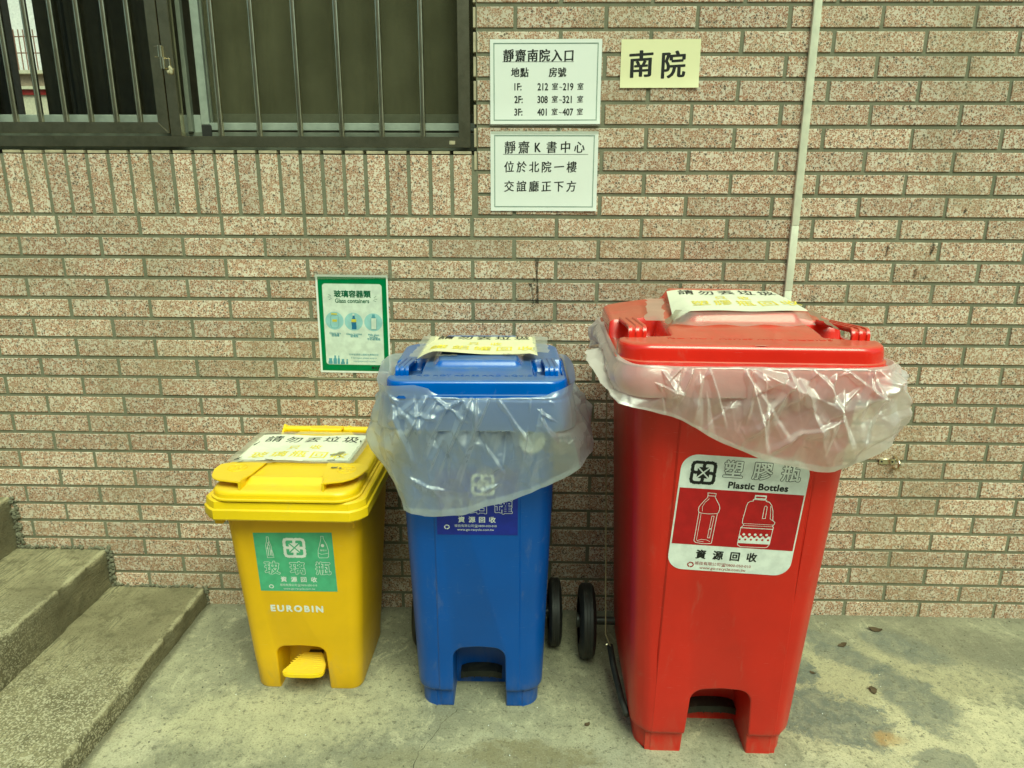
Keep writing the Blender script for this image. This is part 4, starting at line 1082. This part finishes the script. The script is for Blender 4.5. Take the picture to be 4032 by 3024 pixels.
def black_pedal(root, cx, y, z, wd):
    bm = B(); n = 14; top = []; bot = []
    for i in range(n + 1):
        t = i / n * 2 - 1; x = cx + t * wd / 2; zz = z - .010 * abs(t) ** 3; yy = y + .004 * t * t
        top.append((bm.verts.new((x, yy, zz)), bm.verts.new((x, yy + .055, zz + .004)))); bot.append(bm.verts.new((x, yy - .001, zz - .017)))
    for i in range(n):
        bm.faces.new((top[i][0], top[i + 1][0], top[i + 1][1], top[i][1])); bm.faces.new((bot[i], bot[i + 1], top[i + 1][0], top[i][0]))
    r = bmesh.ops.solidify(bm, geom=list(bm.faces), thickness=.003)
    p_ = bm_obj('pedal', bm, M['black_pedal'], root, angle=40)
    for k in range(5):
        bm = B(); xx = cx - wd * .36 + k * wd * .18; box(bm, xx, xx + .003, y + .004, y + .050, z - .024, z - .002); bm_obj('pedal_rib', bm, M['black'], p_)
    bm = B(); box(bm, cx - .02, cx + .02, y + .05, y + .22, z - .010, z + .0, .002); bm_obj('pedal_lever', bm, M['black'], root)
black_pedal(bb, .0, .075, .060, .112)
bm = B(); r_ = bmesh.ops.create_circle(bm, cap_ends=True, segments=40, radius=.030)
for v in bm.verts: v.co = Vector((.128 + v.co.x, .0015 - .0600 * (.765 + v.co.y) - .0042, .765 + v.co.y))
bm_obj('round_sticker', bm, M['white'], bb)
# sticker on the blue bin, upper part under the bag
f = front_map(.0015 - .0, .0600, -.0960, .6900, rad(1.2) * 0, .0008)
SW = .1925; SH = .170
st = mesh_from('sticker', [f(0, 0, 0), f(SW, 0, 0), f(SW, SH, 0), f(0, SH, 0)], [(0, 1, 2, 3)], M['navy'], bb)
P = Print(lambda u, v, l: f(u, v, l + .0002), .00025)
bubble(P, 'navy', 'white', 1, '鐵鋁罐', [.040, .098, .158], .093, .0430, .050)
recycle_mark(P, 'lettering', 'white', 1, .110, .038, .028, .25)
for ch, x in zip('資源回收', (.0585, .0835, .1075, .1320)): P.text('lettering', 'white', 1, ch, x, .1290, .0165, bold=.025)
P.text('lettering', 'white', 1, '振技有限公司☎0800-050-010', .0920, .1455, .0078, sx=1.0); P.text('lettering', 'white', 1, 'www.go-recycle.com.tw', .0920, .1555, .0083, sx=1.08)
loop_mark(P, 'lettering', 'white', 1, .0235, .149, .0055); P.build(st)
# paper on the blue lid, bowed over the plateau
def bow_b(a, b):
    return .003 * math.sin(a * 6 + 1) * b - .020 * max(0, (.16 - a) / .16) ** 1.6 * b - .006 * max(0, (a - .94) / .06) * b
f, sh = lidpaper(bb, [(-.137, .268, 00.9417), (.137, .275, 00.9412), (.141, .090, 00.9372), (-.147, .066, 00.9452)], 30, 18, bow_b, 'paper_c', .297, .21)
P = Print(f, .0005)
P.kai('lettering', 'ink', 1, '請勿丟垃圾', .046, .020, .0500, .0535, .012, .08)
P.kai('lettering', 'yink', 1, '只收', .130, .095, .0360, .060, .012); P.kai('lettering', 'yink', 1, '鐵鋁罐回收', .045, .150, .0500, .0560, .012)
P.build(sh)
ribbon(bb, (-.15, .070), (-.137, .268), .030, .930, .9420, 11, 16, .004); ribbon(bb, (.152, .100), (.150, .272), .034, .938, .9420, 12, 16, .004); ribbon(bb, (-.10, .066), (-.05, .068), .010, .937, .938, 13, 8, .002, 'oldtape'); ribbon(bb, (.06, .076), (.11, .080), .012, .9375, .937, 14, 8, .003, 'oldtape')

# ---- red bin
rbn = thing('red_wheeled_bin', 'largest bin, red, with white plastic bottles sticker', 'recycling bin', (1.9110, -.6130, 0), rad(-.6))
bpy.context.view_layer.update()
rd = lambda z: (z, .1930 + (z - .075) * .0430, -.002 - (z - .075) * .062, .478 - z * .01, .055, .149 - (z - .075) * .010, .0045)
bin_body(rbn, 'red', [(0, .1790, .015, .45, .050, .147, .003), (.056, .1805, .013, .455, .050, .147, .003), (.0595, .1865, .005, .462, .052, .148, .003), (.064, .1905, .0005, .470, .053, .149, .004), (.071, .1925, -.0015, .476, .054, .149, .0045), rd(.083), rd(.930)], (.0810, .0700, .196, .034, .13, .008))
bm = B(); loft(bm, [(.9300, rr_outline(.245, -.070, .47, .06)), (.9290, rr_outline(.2690, -.094, .485, .06)), (.9360, rr_outline(.2720, -.097, .487, .06)), (.9560, rr_outline(.2720, -.098, .487, .06)), (.9800, rr_outline(.2680, -.094, .484, .058)), (.9840, rr_outline(.2650, -.090, .482, .056)), (.9845, rr_outline(.23, -.06, .45, .05))])
bm_obj('rim', bm, M['red'], rbn, angle=35)
LR = lid_mesh('lid', rbn, 'red_lid', .2635, .540, .060, .9865, .0395 + .9865 + .003, .012, h_wheeled(.2635, .54, (.12, .106, .160, .0245, .024, .020, .013), (.150, .074, .258, .040)), .0035, 340, 70)
LR.location = (-.0080, -.0790, 0); LR.rotation_euler = (0, 0, rad(-.8))
for s in (-1, 1): grip(LR, 'red_lid', -.2400 if s < 0 else .2400 - .036, .070, .258, 1.0460, 1.012, .036)
P = Print(lambda u, v, l: (u, .060 - v, 1.0305 + .0 + l), .0002)
P.text('embossed_text', 'red_lid', 1, 'NO HOT ASHES AND LIQUIDS', 0, 0, .0185, spacing=1.1, bold=.01, sx=1.2)
for (nm, mt), (V_, F_) in P.g.items():
    me = bpy.data.meshes.new(nm); me.from_pydata(V_, [], F_); bm = B(); bm.from_mesh(me)
    r = bmesh.ops.extrude_face_region(bm, geom=list(bm.faces)); 
    for v in [e for e in r['geom'] if isinstance(e, bmesh.types.BMVert)]: v.co.z += .0010
    bm_obj('embossed_text', bm, M['red_lid'], LR)
for (x, y, a, b_, r_) in ((.010, -.002, .016, .004, 1), (.115, .085, .009, .018, .5), (-.135, .105, .015, .008, 0)):
    bm = B(); n = 12; ring = [bm.verts.new((x + a * math.cos(2 * math.pi * k / n) * random.uniform(.6, 1.1), y + .012 + b_ * math.sin(2 * math.pi * k / n) * random.uniform(.6, 1.1), 1.0308 + (.0006 if y > 0 else -.0022))) for k in range(n)]
    bm.faces.new(ring); bm_obj('scuff', bm, M['dustpale'], LR)
hb_ = B(); tube(hb_, [(-.19, .470, .96), (-.19, .520, .975), (.19, .520, .975), (.19, .470, .96)], .014, 12); bm_obj('handle', hb_, M['red'], rbn, smooth=True)
wheel(rbn, -.277, .394, .106, .046, -1); wheel(rbn, .272, .394, .106, .046, 1)
bm = B(); cyl(bm, (-.28, .394, .106), (.28, .394, .106), .012, 12); bm_obj('axle', bm, M['black_pedal'], rbn, angle=40)
black_pedal(rbn, .022, .095, .066, .120)
# side pedal rod and lever
bm = B(); tube(bm, [(-.262, .26, .93), (-.251, .26, .60), (-.236, .258, .175), (-.236, .25, .160), (-.222, .235, .130)], .0019, 8); bm_obj('pedal_rod', bm, M['wire'], rbn, smooth=True)
bm = B(); tube(bm, [(-.224, .245, .130), (-.218, .20, .100), (-.206, .11, .070), (-.196, .06, .062)], .0085, 10); bm_obj('side_lever', bm, M['black'], rbn, smooth=True)
bm = B(); cyl(bm, (-.235, .245, .131), (-.228, .245, .131), .004, 12); bm_obj('lever_bolt', bm, M['steel'], rbn, angle=40)
# sticker
SW, SH = .2660, .2740
f = front_map(.0026, .0620, -.1290, .7950, rad(3.0), .0008)
st_pts = []
P0 = Print(f, .00022); P0.rrect('sticker', 'white', 0, 0, 0, SW, SH, .034, 8)
V_, F_ = P0.g[('sticker', 'white')]; st = mesh_from('sticker', V_, F_, M['white'], rbn)
P = Print(lambda u, v, l: f(u, v, l + .0002), .00025)
def sp(x, y): # from the photo crop to sticker metres
    yy = (y - 138 - (x - 230) * .035); xx = x - (235 - (y - 225) * .068)
    return (xx / 1500 * SW, yy / 1345 * SH)
P.rrect('red_panel', 'crimson', 1, .0035, sp(900, 540)[1], SW - .0030, sp(900, 1197)[1])
c_ = sp(495, 345); recycle_mark(P, 'lettering', 'ink', 1, c_[0], c_[1], .0270, .25)
bubble(P, 'white', 'ink', 1, '塑膠瓶', [sp(843, 305)[0], sp(1180, 312)[0], sp(1515, 315)[0]], sp(1180, 312)[1], .0420, .048)
P.text('lettering', 'ink', 1, 'Plastic Bottles', sp(1150, 483)[0], sp(1150, 483)[1], .0205, bold=.035, spacing=1.05, sx=1.02)
def ln(pts, w_=.0011, cl=False): P.line('picture', 'white', 2, [sp(*p) for p in pts], w_, cl)
ln([(570, 570), (668, 576), (664, 605), (660, 618), (690, 665), (720, 712), (727, 750), (716, 790), (704, 806), (668, 1155), (650, 1163), (560, 1166), (480, 1155), (456, 1136), (485, 800), (476, 765), (482, 730), (520, 680), (572, 620), (574, 600)], .0012, True)
ln([(485, 797), (520, 806), (600, 812), (704, 806)]); ln([(572, 602), (664, 606)]); ln([(592, 636), (548, 680), (520, 730), (524, 780)], .0008); ln([(512, 815), (485, 1120), (500, 1138), (570, 1142)], .0008)
ln([(642, 836), (670, 838), (652, 984), (626, 982)], .0010, True); ln([(624, 990), (654, 992), (640, 1096), (614, 1094)], .0010, True); ln([(500, 1128), (540, 1116), (600, 1118), (646, 1138)], .0008)
P.poly('picture', 'white', 2, [sp(*p) for p in ((1125, 578), (1264, 582), (1258, 630), (1120, 626))])
P.poly('picture_fill', 'crimson', 3, [sp(*p) for p in ((1138, 594), (1250, 597), (1248, 616), (1136, 613))])
ln([(1108, 630), (1268, 636), (1262, 648), (1300, 656), (1330, 690), (1356, 760), (1366, 866), (1394, 888), (1390, 910), (1372, 932), (1384, 950), (1378, 1000), (1362, 1150), (1340, 1184), (1310, 1192), (1020, 1188), (984, 1168), (980, 1140), (1000, 960), (1030, 930), (1010, 900), (1012, 860), (1040, 700), (1052, 668), (1080, 652), (1110, 648)], .0013, True)
ln([(1240, 848), (1250, 710), (1266, 700), (1282, 712), (1276, 846)], .0011, True); ln([(1322, 700), (1334, 850), (1364, 868)], .0010); ln([(1030, 912), (1384, 920)], .0008); ln([(1034, 934), (1370, 940)], .0008); ln([(1004, 962), (1380, 970)], .0016)
P.poly('picture', 'white', 2, [sp(*p) for p in ([(984, 1145), (992, 1060), (1010, 1052)] + [(1010 + i * 17, 1066 + (14 if i % 4 in (1, 2) else -8)) for i in range(1, 21)] + [(1366, 1062), (1362, 1152)])])
for i in range(5): c_ = sp(1044 + i * 68, 1040); P.ell('picture', 'white', 2, c_[0], c_[1], .0029, .0029, 14)
for i in range(6): c_ = sp(1000 + i * 68, 1100); P.ell('picture_fill', 'crimson', 3, c_[0], c_[1], .0024, .0024, 14)
for ch, x, y in zip('資源回收', (555, 762, 967, 1172), (1298, 1305, 1312, 1317)): P.text('lettering', 'ink', 1, ch, sp(x, y)[0], sp(x, y)[1], .0232, bold=.030)
P.text('lettering', 'dred', 1, '振技有限公司☎0800-050-010', sp(832, 1412)[0], sp(832, 1416)[1], .0090, sx=1.05); P.text('lettering', 'dred', 1, 'www.go-recycle.com.tw', sp(835, 1464)[0], sp(835, 1466)[1], .0100, sx=1.02)
c_ = sp(440, 1424); loop_mark(P, 'lettering', 'dred', 1, c_[0], c_[1], .0060)
P.build(st)
# paper over the plateau of the red lid
def bow_r(a, b):
    d = 0.0
    if a < .12: d -= .022 * ((.12 - a) / .12) ** 1.2 * (.15 + .85 * b)
    return d + .001 * math.sin(a * 12 + b * 4)
f, sh = lidpaper(rbn, [(-.104, .390, 1.0725), (.160, .395, 1.0720), (.150, .098, 1.0690), (-.140, .086, 1.0690)], 34, 20, bow_r, 'paper_l', .297, .21)
P = Print(f, .0005)
P.kai('lettering', 'ink', 1, '請勿丟垃圾', .050, .030, .0500, .0550, .012, .08)
P.kai('lettering', 'yink', 1, '只收', .130, .090, .0360, .060, .012); P.kai('lettering', 'yink', 1, '塑膠瓶回收', .070, .140, .0500, .0540, .012)
P.build(sh)
V = []; F = []
n = 20
for i in range(n + 1):
    a = i / n; V += [(-.145 + .292 * a, .090 + .012 * a, 1.0685 - (.030 if a < .05 else 0)), (-.160 + .315 * a, .056 + .012 * a, 1.0435 + .002 * math.sin(a * 21))]
for i in range(n): F.append((2 * i, 2 * i + 1, 2 * i + 3, 2 * i + 2))
mesh_from('tape', V, F, M['tape'], rbn, True)
ribbon(rbn, (.150, .100), (.190, .040), .016, 1.068, 1.040, 21, 12, .004, 'oldtape'); ribbon(rbn, (-.135, .380), (-.175, .110), .040, 1.052, 1.040, 22, 14, .005); ribbon(rbn, (-.160, .062), (-.125, .105), .016, 1.044, 1.067, 23, 8, .003, 'oldtape')

# ------------------------------------------------------------------ plastic bags
def periodic_catmull(C, p):
    C = np.asarray(C, float); n = len(C); i = np.floor(p).astype(int); t = (p - i)[:, None]
    a, b_, c, d = C[(i - 1) % n], C[i % n], C[(i + 1) % n], C[(i + 2) % n]
    t2, t3 = t * t, t * t * t
    r = .5 * ((2 * b_) + (-a + c) * t + (2 * a - 5 * b_ + 4 * c - d) * t2 + (-a + 3 * b_ - 3 * c + d) * t3)
    lin = b_ * (1 - t) + c * t
    return r * .5 + lin * .5
def bag(name, label, root_loc, rz, hw, y0, y1, r, zt, zb, hem, top, seed, mat, creases=(), nrand=60, NU=860, NV=130, amp=1.0):
    """hem/top: 14 stations counter-clockwise from the front left corner, in bin coordinates.
       hem (x, y, z); top (inset under the lid, z)"""
    rs = np.random.RandomState(seed)
    def rim_at(p, ins):
        h, a, b_ = hw - ins, y0 + ins, y1 - ins; rr = max(.01, r - ins)
        S = []
        for i, fr_ in enumerate((0, .2, .4, .6, .8)): S.append((-h + 2 * h * fr_, a))
        S += [(h, a), (h, a + (b_ - a) * .33), (h, a + (b_ - a) * .66), (h, b_), (h * .33, b_), (-h * .33, b_), (-h, b_), (-h, a + (b_ - a) * .66), (-h, a + (b_ - a) * .33)]
        S = np.array(S); i = np.floor(p).astype(int); t = (p - i)[:, None]; q = S[i % 14] * (1 - t) + S[(i + 1) % 14] * t
        # round the corners: pull points into the rounded outline
        cx = np.clip(q[:, 0], -h + rr, h - rr); cy = np.clip(q[:, 1], a + rr, b_ - rr)
        d = q - np.c_[cx, cy]; L_ = np.hypot(d[:, 0], d[:, 1]); k_ = np.where(L_ > rr, rr / np.maximum(L_, 1e-9), 1.0)
        return np.c_[cx, cy] + d * k_[:, None]
    p = np.linspace(0, 14, NU, endpoint=False)
    rim = rim_at(p, -.003); rin = None
    tt = periodic_catmull(np.array(top), p); hm = periodic_catmull(np.array(hem), p)
    cen = np.array([0, (y0 + y1) / 2]); 
    nrm = np.roll(rim, -1, 0) - np.roll(rim, 1, 0); nrm = np.c_[nrm[:, 1], -nrm[:, 0]]; nrm /= np.hypot(nrm[:, 0], nrm[:, 1])[:, None]
    s = np.r_[0, np.cumsum(np.hypot(*(np.diff(rim, axis=0).T)))]
    per = s[-1] + np.hypot(*(rim[0] - rim[-1]))
    rows = []; D = []
    NT = 16
    vv = np.r_[np.linspace(-1, 0, NT, endpoint=False), np.linspace(0, 1, NV - NT)]
    Lh = np.sqrt(((hm[:, :2] - rim) ** 2).sum(1) + (zt - hm[:, 2]) ** 2)
    for v in vv:
        if v < 0:
            a = -v; inn = rim - nrm * (tt[:, 0] * a)[:, None]; z = zt + .004 + (tt[:, 1] - zt - .004) * (a ** .8)
            rows.append(np.c_[inn, z]); D.append(v * .03)
        else:
            zz = zt + .004 * (1 - v) + (hm[:, 2] - zt) * v
            k_ = np.clip(v * Lh / (zt - zb), 0, 1)               # stays tight over the band of the rim
            w_ = np.clip((v * Lh - (zt - zb)) / np.maximum(Lh - (zt - zb), 1e-3), 0, 1)
            rr = rim + (hm[:, :2] - rim) * (w_ ** 1.0)[:, None] + nrm * (.012 * math.sin(math.pi * min(max(v, 0), 1)))
            rows.append(np.c_[rr, zz]); D.append(None)
    P3 = np.array(rows)                                            # NV x NU x 3
    dd = np.zeros((NV, NU)); 
    for i in range(NT, NV): dd[i] = vv[i] * Lh
    for i in range(NT): dd[i] = vv[i] * .04
    ss = np.tile(s, (NV, 1))
    H = np.zeros((NV, NU)); T = np.zeros((NV, NU))
    for cell, am_, an in ((.080, .24, 1.4), (.042, .17, 1.2), (.018, .09, 1.0)):   # faceted crumple: cones round scattered points
        npt = int(per * .36 / (cell * cell)) ; ps = rs.uniform(0, per, npt); pd_ = rs.uniform(-.04, .32, npt)
        best = np.full((NV, NU), 9.0)
        for a_, b2_ in zip(ps, pd_):
            dS = np.abs(ss - a_); dS = np.minimum(dS, per - dS); q = np.sqrt((dS * an) ** 2 + ((dd - b2_) / an) ** 2); best = np.minimum(best, q)
        H += am_ * amp * (best - cell * .45) * np.clip(.35 + dd * 8, .2, 1)
    for _ in range(16):
        pass
    for k_ in range(5):                                            # low billow
        fx, fd, ph = rs.uniform(4, 16), rs.uniform(4, 14), rs.uniform(0, 6)
        H += .0035 * np.sin(ss * fx + dd * fd + ph) * np.clip(dd * 9, 0, 1)
    def crease(sa, da, sb, db, wd, am, kind=0):
        nonlocal H
        dS = ss - sa; dS = (dS + per / 2) % per - per / 2; dSb = sb - sa
        ex, ey = dSb, db - da; L_ = math.hypot(ex, ey); ex, ey = ex / L_, ey / L_
        al = dS * ex + (dd - da) * ey; ac = -dS * ey + (dd - da) * ex
        t_ = np.clip(al / L_, 0, 1); wloc = wd * (.45 + .75 * t_)
        e = np.where((al > -wd) & (al < L_ + wd), 1.0, 0.0) * np.clip((al + wd) / (2 * wd), 0, 1) * np.clip((L_ + wd - al) / (L_ * .35 + wd), 0, 1)
        if kind == 0: prof = np.clip(1 - np.abs(ac) / wloc, 0, 1) ** 1.25
        else: prof = np.where(ac > 0, np.clip(1 - ac / (wloc * 2.6), 0, 1), np.clip(1 + ac / (wloc * .42), 0, 1))
        H += am * prof * e
    for _ in range(nrand):
        sa = rs.uniform(0, per); da = rs.uniform(-.005, .05); ln_ = rs.uniform(.04, .17); ang = rs.normal(0, .55)
        crease(sa, da, sa + ln_ * math.sin(ang), da + ln_ * math.cos(ang), rs.uniform(.007, .022), rs.uniform(.004, .012) * amp * rs.choice([1, 1, -.45]), rs.choice([0, 1]))
    for _ in range(int(nrand * .8)):
        sa = rs.uniform(0, per); da = rs.uniform(.03, .25); ln_ = rs.uniform(.03, .14); ang = rs.uniform(-1.6, 1.6)
        crease(sa, da, sa + ln_ * math.sin(ang), da + ln_ * math.cos(ang), rs.uniform(.007, .026), rs.uniform(.003, .009) * amp * rs.choice([1, -.6]), rs.choice([0, 1]))
    for _ in range(nrand * 2):
        sa = rs.uniform(0, per); da = rs.uniform(-.01, .28); ln_ = rs.uniform(.012, .04); ang = rs.uniform(-3.1, 3.1)
        crease(sa, da, sa + ln_ * math.sin(ang), da + ln_ * math.cos(ang), rs.uniform(.002, .006), rs.uniform(.0006, .0020), 1)
    for _ in range(22):
        sa = rs.uniform(0, per); da = rs.uniform(0, .03); ln_ = rs.uniform(.10, .24); ang = rs.normal(0, .5)
        crease(sa, da, sa + ln_ * math.sin(ang), da + ln_ * math.cos(ang), rs.uniform(.016, .036), rs.uniform(.010, .022) * amp, rs.choice([0, 1]))
    for _ in range(46):
        sa = rs.uniform(0, per); da = rs.uniform(-.008, .02); ln_ = rs.uniform(.025, .075); ang = rs.normal(0, .8)
        crease(sa, da, sa + ln_ * math.sin(ang), da + ln_ * math.cos(ang), rs.uniform(.008, .017), rs.uniform(.006, .013) * amp, rs.choice([0, 1]))
    for c in creases: crease(*c)
    H -= .95 * H[NT:].mean()
    fade = np.clip(.9 + (dd + .02) * 8, .3, 1.0); fade = np.where(dd < 0, .5, fade); fade = fade * (1 - .65 * np.clip(1 - (Lh[None, :] - dd) / .05, 0, 1)); fade = fade * np.interp(p, [0, 6, 7, 13, 14], [1, 1, .6, .6, 1])[None, :]
    Hc = H * fade
    Hc = np.where(dd < (zt - zb), np.maximum(Hc, -.0006), Hc)
    P3[:, :, 0] += nrm[None, :, 0] * Hc; P3[:, :, 1] += nrm[None, :, 1] * Hc
    P3[:NT, :, 2] += np.abs(H[:NT]) * .5
    # hem: slight unevenness
    P3[-1, :, 2] += .0015 * np.sin(s * 60) 
    V = P3.reshape(-1, 3); F = []
    for i in range(NV - 1):
        for k_ in range(NU): F.append((i * NU + k_, i * NU + (k_ + 1) % NU, (i + 1) * NU + (k_ + 1) % NU, (i + 1) * NU + k_))
    o = mesh_from(name, V, F, M[mat], None, True); o.location = root_loc; o.rotation_euler = (0, 0, rz)
    q0 = NV - 8; Q = P3[q0:].copy()                                 # the folded hem, a second layer of film
    Q[:, :, 0] += nrm[None, :, 0] * .0011; Q[:, :, 1] += nrm[None, :, 1] * .0011
    Fh = [(i * NU + k_, i * NU + (k_ + 1) % NU, (i + 1) * NU + (k_ + 1) % NU, (i + 1) * NU + k_) for i in range(7) for k_ in range(NU)]
    mesh_from('hem', Q.reshape(-1, 3), Fh, M[mat], o, True)
    return props(o, label, 'bag')
# blue bin bag: hem in bin coords (bin origin 1.343, -.468)
hx = lambda X: X - 1.343
hemB = [(hx(1.176), -.075, .605), (hx(1.225), -.082, .592), (hx(1.302), -.085, .594), (hx(1.375), -.087, .620), (hx(1.470), -.090, .655), (hx(1.580), -.082, .715),
        (hx(1.615), .02, .745), (hx(1.605), .16, .74), (hx(1.570), .35, .72), (hx(1.43), .375, .70), (hx(1.26), .375, .68), (hx(1.13), .34, .66), (hx(1.115), .17, .66), (hx(1.135), .02, .655)]
topB = [(-.004, .898), (-.003, .905), (.022, .8745), (.026, .8735), (.024, .8735), (-.004, .900), (-.008, .915), (.0, .905), (.02, .873), (.03, .872), (.03, .872), (.02, .873), (-.012, .905), (-.012, .920)]
crB = [(.10, .0, .05, .10, .010, .012, 1), (.12, .0, .19, .05, .008, .010, 0), (.20, .0, .12, .17, .012, .013, 1), (.21, .0, .205, .09, .008, .009, 0), (.26, .0, .33, .10, .010, .012, 1), (.33, .0, .315, .13, .010, .011, 1),
       (.34, .02, .40, .06, .008, .010, 0), (.06, .03, .13, .045, .008, .010, 0), (.235, .11, .275, .17, .012, .010, 1), (.05, .19, .14, .215, .012, .010, 1), (.13, .10, .10, .16, .012, .010, 1)]
bag('blue_bin_liner', 'cloudy clear plastic bag folded out over the blue bin rim', (1.343, -.468, 0), rad(.6), .2150, -.082, .368, .055, .872, .800, hemB, topB, 5, 'film', crB, 60)
hx = lambda X: X - 1.911
hemR = [(hx(1.640), -.105, .918), (hx(1.745), -.108, .893), (hx(1.850), -.108, .838), (hx(1.960), -.110, .797), (hx(2.065), -.110, .786), (hx(2.172), -.100, .838),
        (hx(2.205), .05, .86), (hx(2.20), .25, .87), (hx(2.18), .485, .86), (hx(2.0), .49, .86), (hx(1.82), .49, .86), (hx(1.635), .47, .90), (hx(1.610), .26, .955), (hx(1.585), .06, .965)]
topR = [(.012, .990), (.022, .986), (.026, .985), (.024, .985), (.026, .985), (.008, .992), (.002, .992), (.0, .992), (.02, .985), (.03, .984), (.03, .984), (.02, .985), (.006, 1.0), (-.002, 1.008)]
crR = [(.13, .0, .10, .07, .010, .012, 1), (.16, .0, .20, .11, .010, .013, 1), (.23, .0, .29, .17, .014, .015, 1), (.24, .0, .235, .10, .008, .009, 0), (.31, .0, .33, .07, .010, .010, 0), (.36, .01, .30, .08, .010, .010, 1), (.42, .0, .50, .06, .010, .011, 1),
       (.34, .12, .42, .09, .012, .012, 1), (.34, .12, .29, .17, .012, .012, 0), (.47, .0, .44, .08, .008, .008, 0), (.04, .02, .12, .05, .008, .010, 1)]
bag('red_bin_liner', 'milky clear plastic bag hanging over the red bin rim', (1.911, -.613, 0), rad(-.6), .2720, -.098, .487, .060, .9850, .930, hemR, topR, 9, 'film_red', crR, 70)

# ------------------------------------------------------------------ litter and cracks on the ground
def crack(pts, w_=.0012):
    V = []; F = []
    P_ = []
    for a, b_ in zip(pts, pts[1:]):
        for t in range(6):
            q = Vector((a[0], a[1])).lerp(Vector((b_[0], b_[1])), t / 6); P_.append((q.x + random.uniform(-.003, .003), q.y + random.uniform(-.003, .003)))
    for i, (x, y) in enumerate(P_):
        ww = w_ * random.uniform(.5, 1.9); V += [(x - ww / 2, y, .0008), (x + ww / 2, y + ww * .3, .0008)]
    for i in range(len(P_) - 1): F.append((2 * i, 2 * i + 1, 2 * i + 3, 2 * i + 2))
    o = mesh_from('floor_crack', V, F, M['crack'], g)
crack([(1.41, -.47), (1.34, -.48), (1.285, -.472), (1.25, -.52), (1.235, -.57), (1.205, -.62), (1.195, -.70)])
crack([(1.235, -.57), (1.20, -.555), (1.17, -.575)], .0008)
crack([(1.56, -.38), (1.62, -.372), (1.68, -.36)], .0014)
def leaf(x, y, s, rz, label, seed):
    r = random.Random(seed); bm = B(); n = 9; L_ = []; R_ = []; C_ = []
    for i in range(n):
        t = i / (n - 1); w_ = s * .28 * math.sin(math.pi * min(1, t * .96 + .03)) + .0004; z = .002 + s * .12 * math.sin(t * 5 + seed)
        C_.append(bm.verts.new((t * s - s / 2, 0, max(.001, z)))); L_.append(bm.verts.new((t * s - s / 2, w_ * r.uniform(.7, 1.2), max(.001, z) + s * .10))); R_.append(bm.verts.new((t * s - s / 2, -w_ * r.uniform(.7, 1.2), max(.001, z) + s * .05)))
    for i in range(n - 1): bm.faces.new((C_[i], C_[i + 1], L_[i + 1], L_[i])); bm.faces.new((R_[i], R_[i + 1], C_[i + 1], C_[i]))
    o = bm_obj('dry_leaf', bm, M['leaf'], None, smooth=True); o.location = (x, y, 0); o.rotation_euler = (0, 0, rz); return props(o, label, 'leaf')
leaf(2.413, -.1645, .030, .3, 'crumpled dry leaf on the floor right of the red bin, nearer the wall', 3)
leaf(2.4126, -.3635, .032, 1.3, 'dark curled leaf on the pale patch right of the red bin', 5)
leaf(1.621, -.517, .020, .8, 'tiny crumpled leaf on the floor left of the red bin foot', 8)
leaf(2.548, -.083, .040, -.2, 'thin dry twig like leaf close to the wall foot on the right', 2)
leaf(2.275, -.295, .018, -.9, 'narrow dark leaf sliver on the grey patch beside the red bin', 9)
leaf(.655, -.165, .018, .4, 'small dark leaf between the steps and the yellow bin', 12)
bm = B()
for i in range(420):
    x, y = random.uniform(.43, 3.2), random.uniform(-.78, -.008)
    if .68 < x < 1.04 and y > -.42: continue
    s_ = random.uniform(.0006, .0022) * (1.4 if y > -.03 else 1)
    r = bmesh.ops.create_icosphere(bm, subdivisions=1, radius=s_)
    for v in r['verts']: v.co = Vector((x, y, s_ * .5)) + v.co * random.uniform(.5, 1.1)
props(bm_obj('grit', bm, M['crack']), 'dark grit scattered over the concrete floor', 'grit', kind='stuff')
bm = B()
for i in range(50):
    x, y = random.uniform(.43, 3.2), random.uniform(-.70, -.008); s_ = random.uniform(.0008, .0018)
    r = bmesh.ops.create_icosphere(bm, subdivisions=1, radius=s_)
    for v in r['verts']: v.co = Vector((x, y, s_ * .5)) + v.co
props(bm_obj('paint_specks', bm, M['white']), 'white paint specks on the concrete floor', 'specks', kind='stuff')
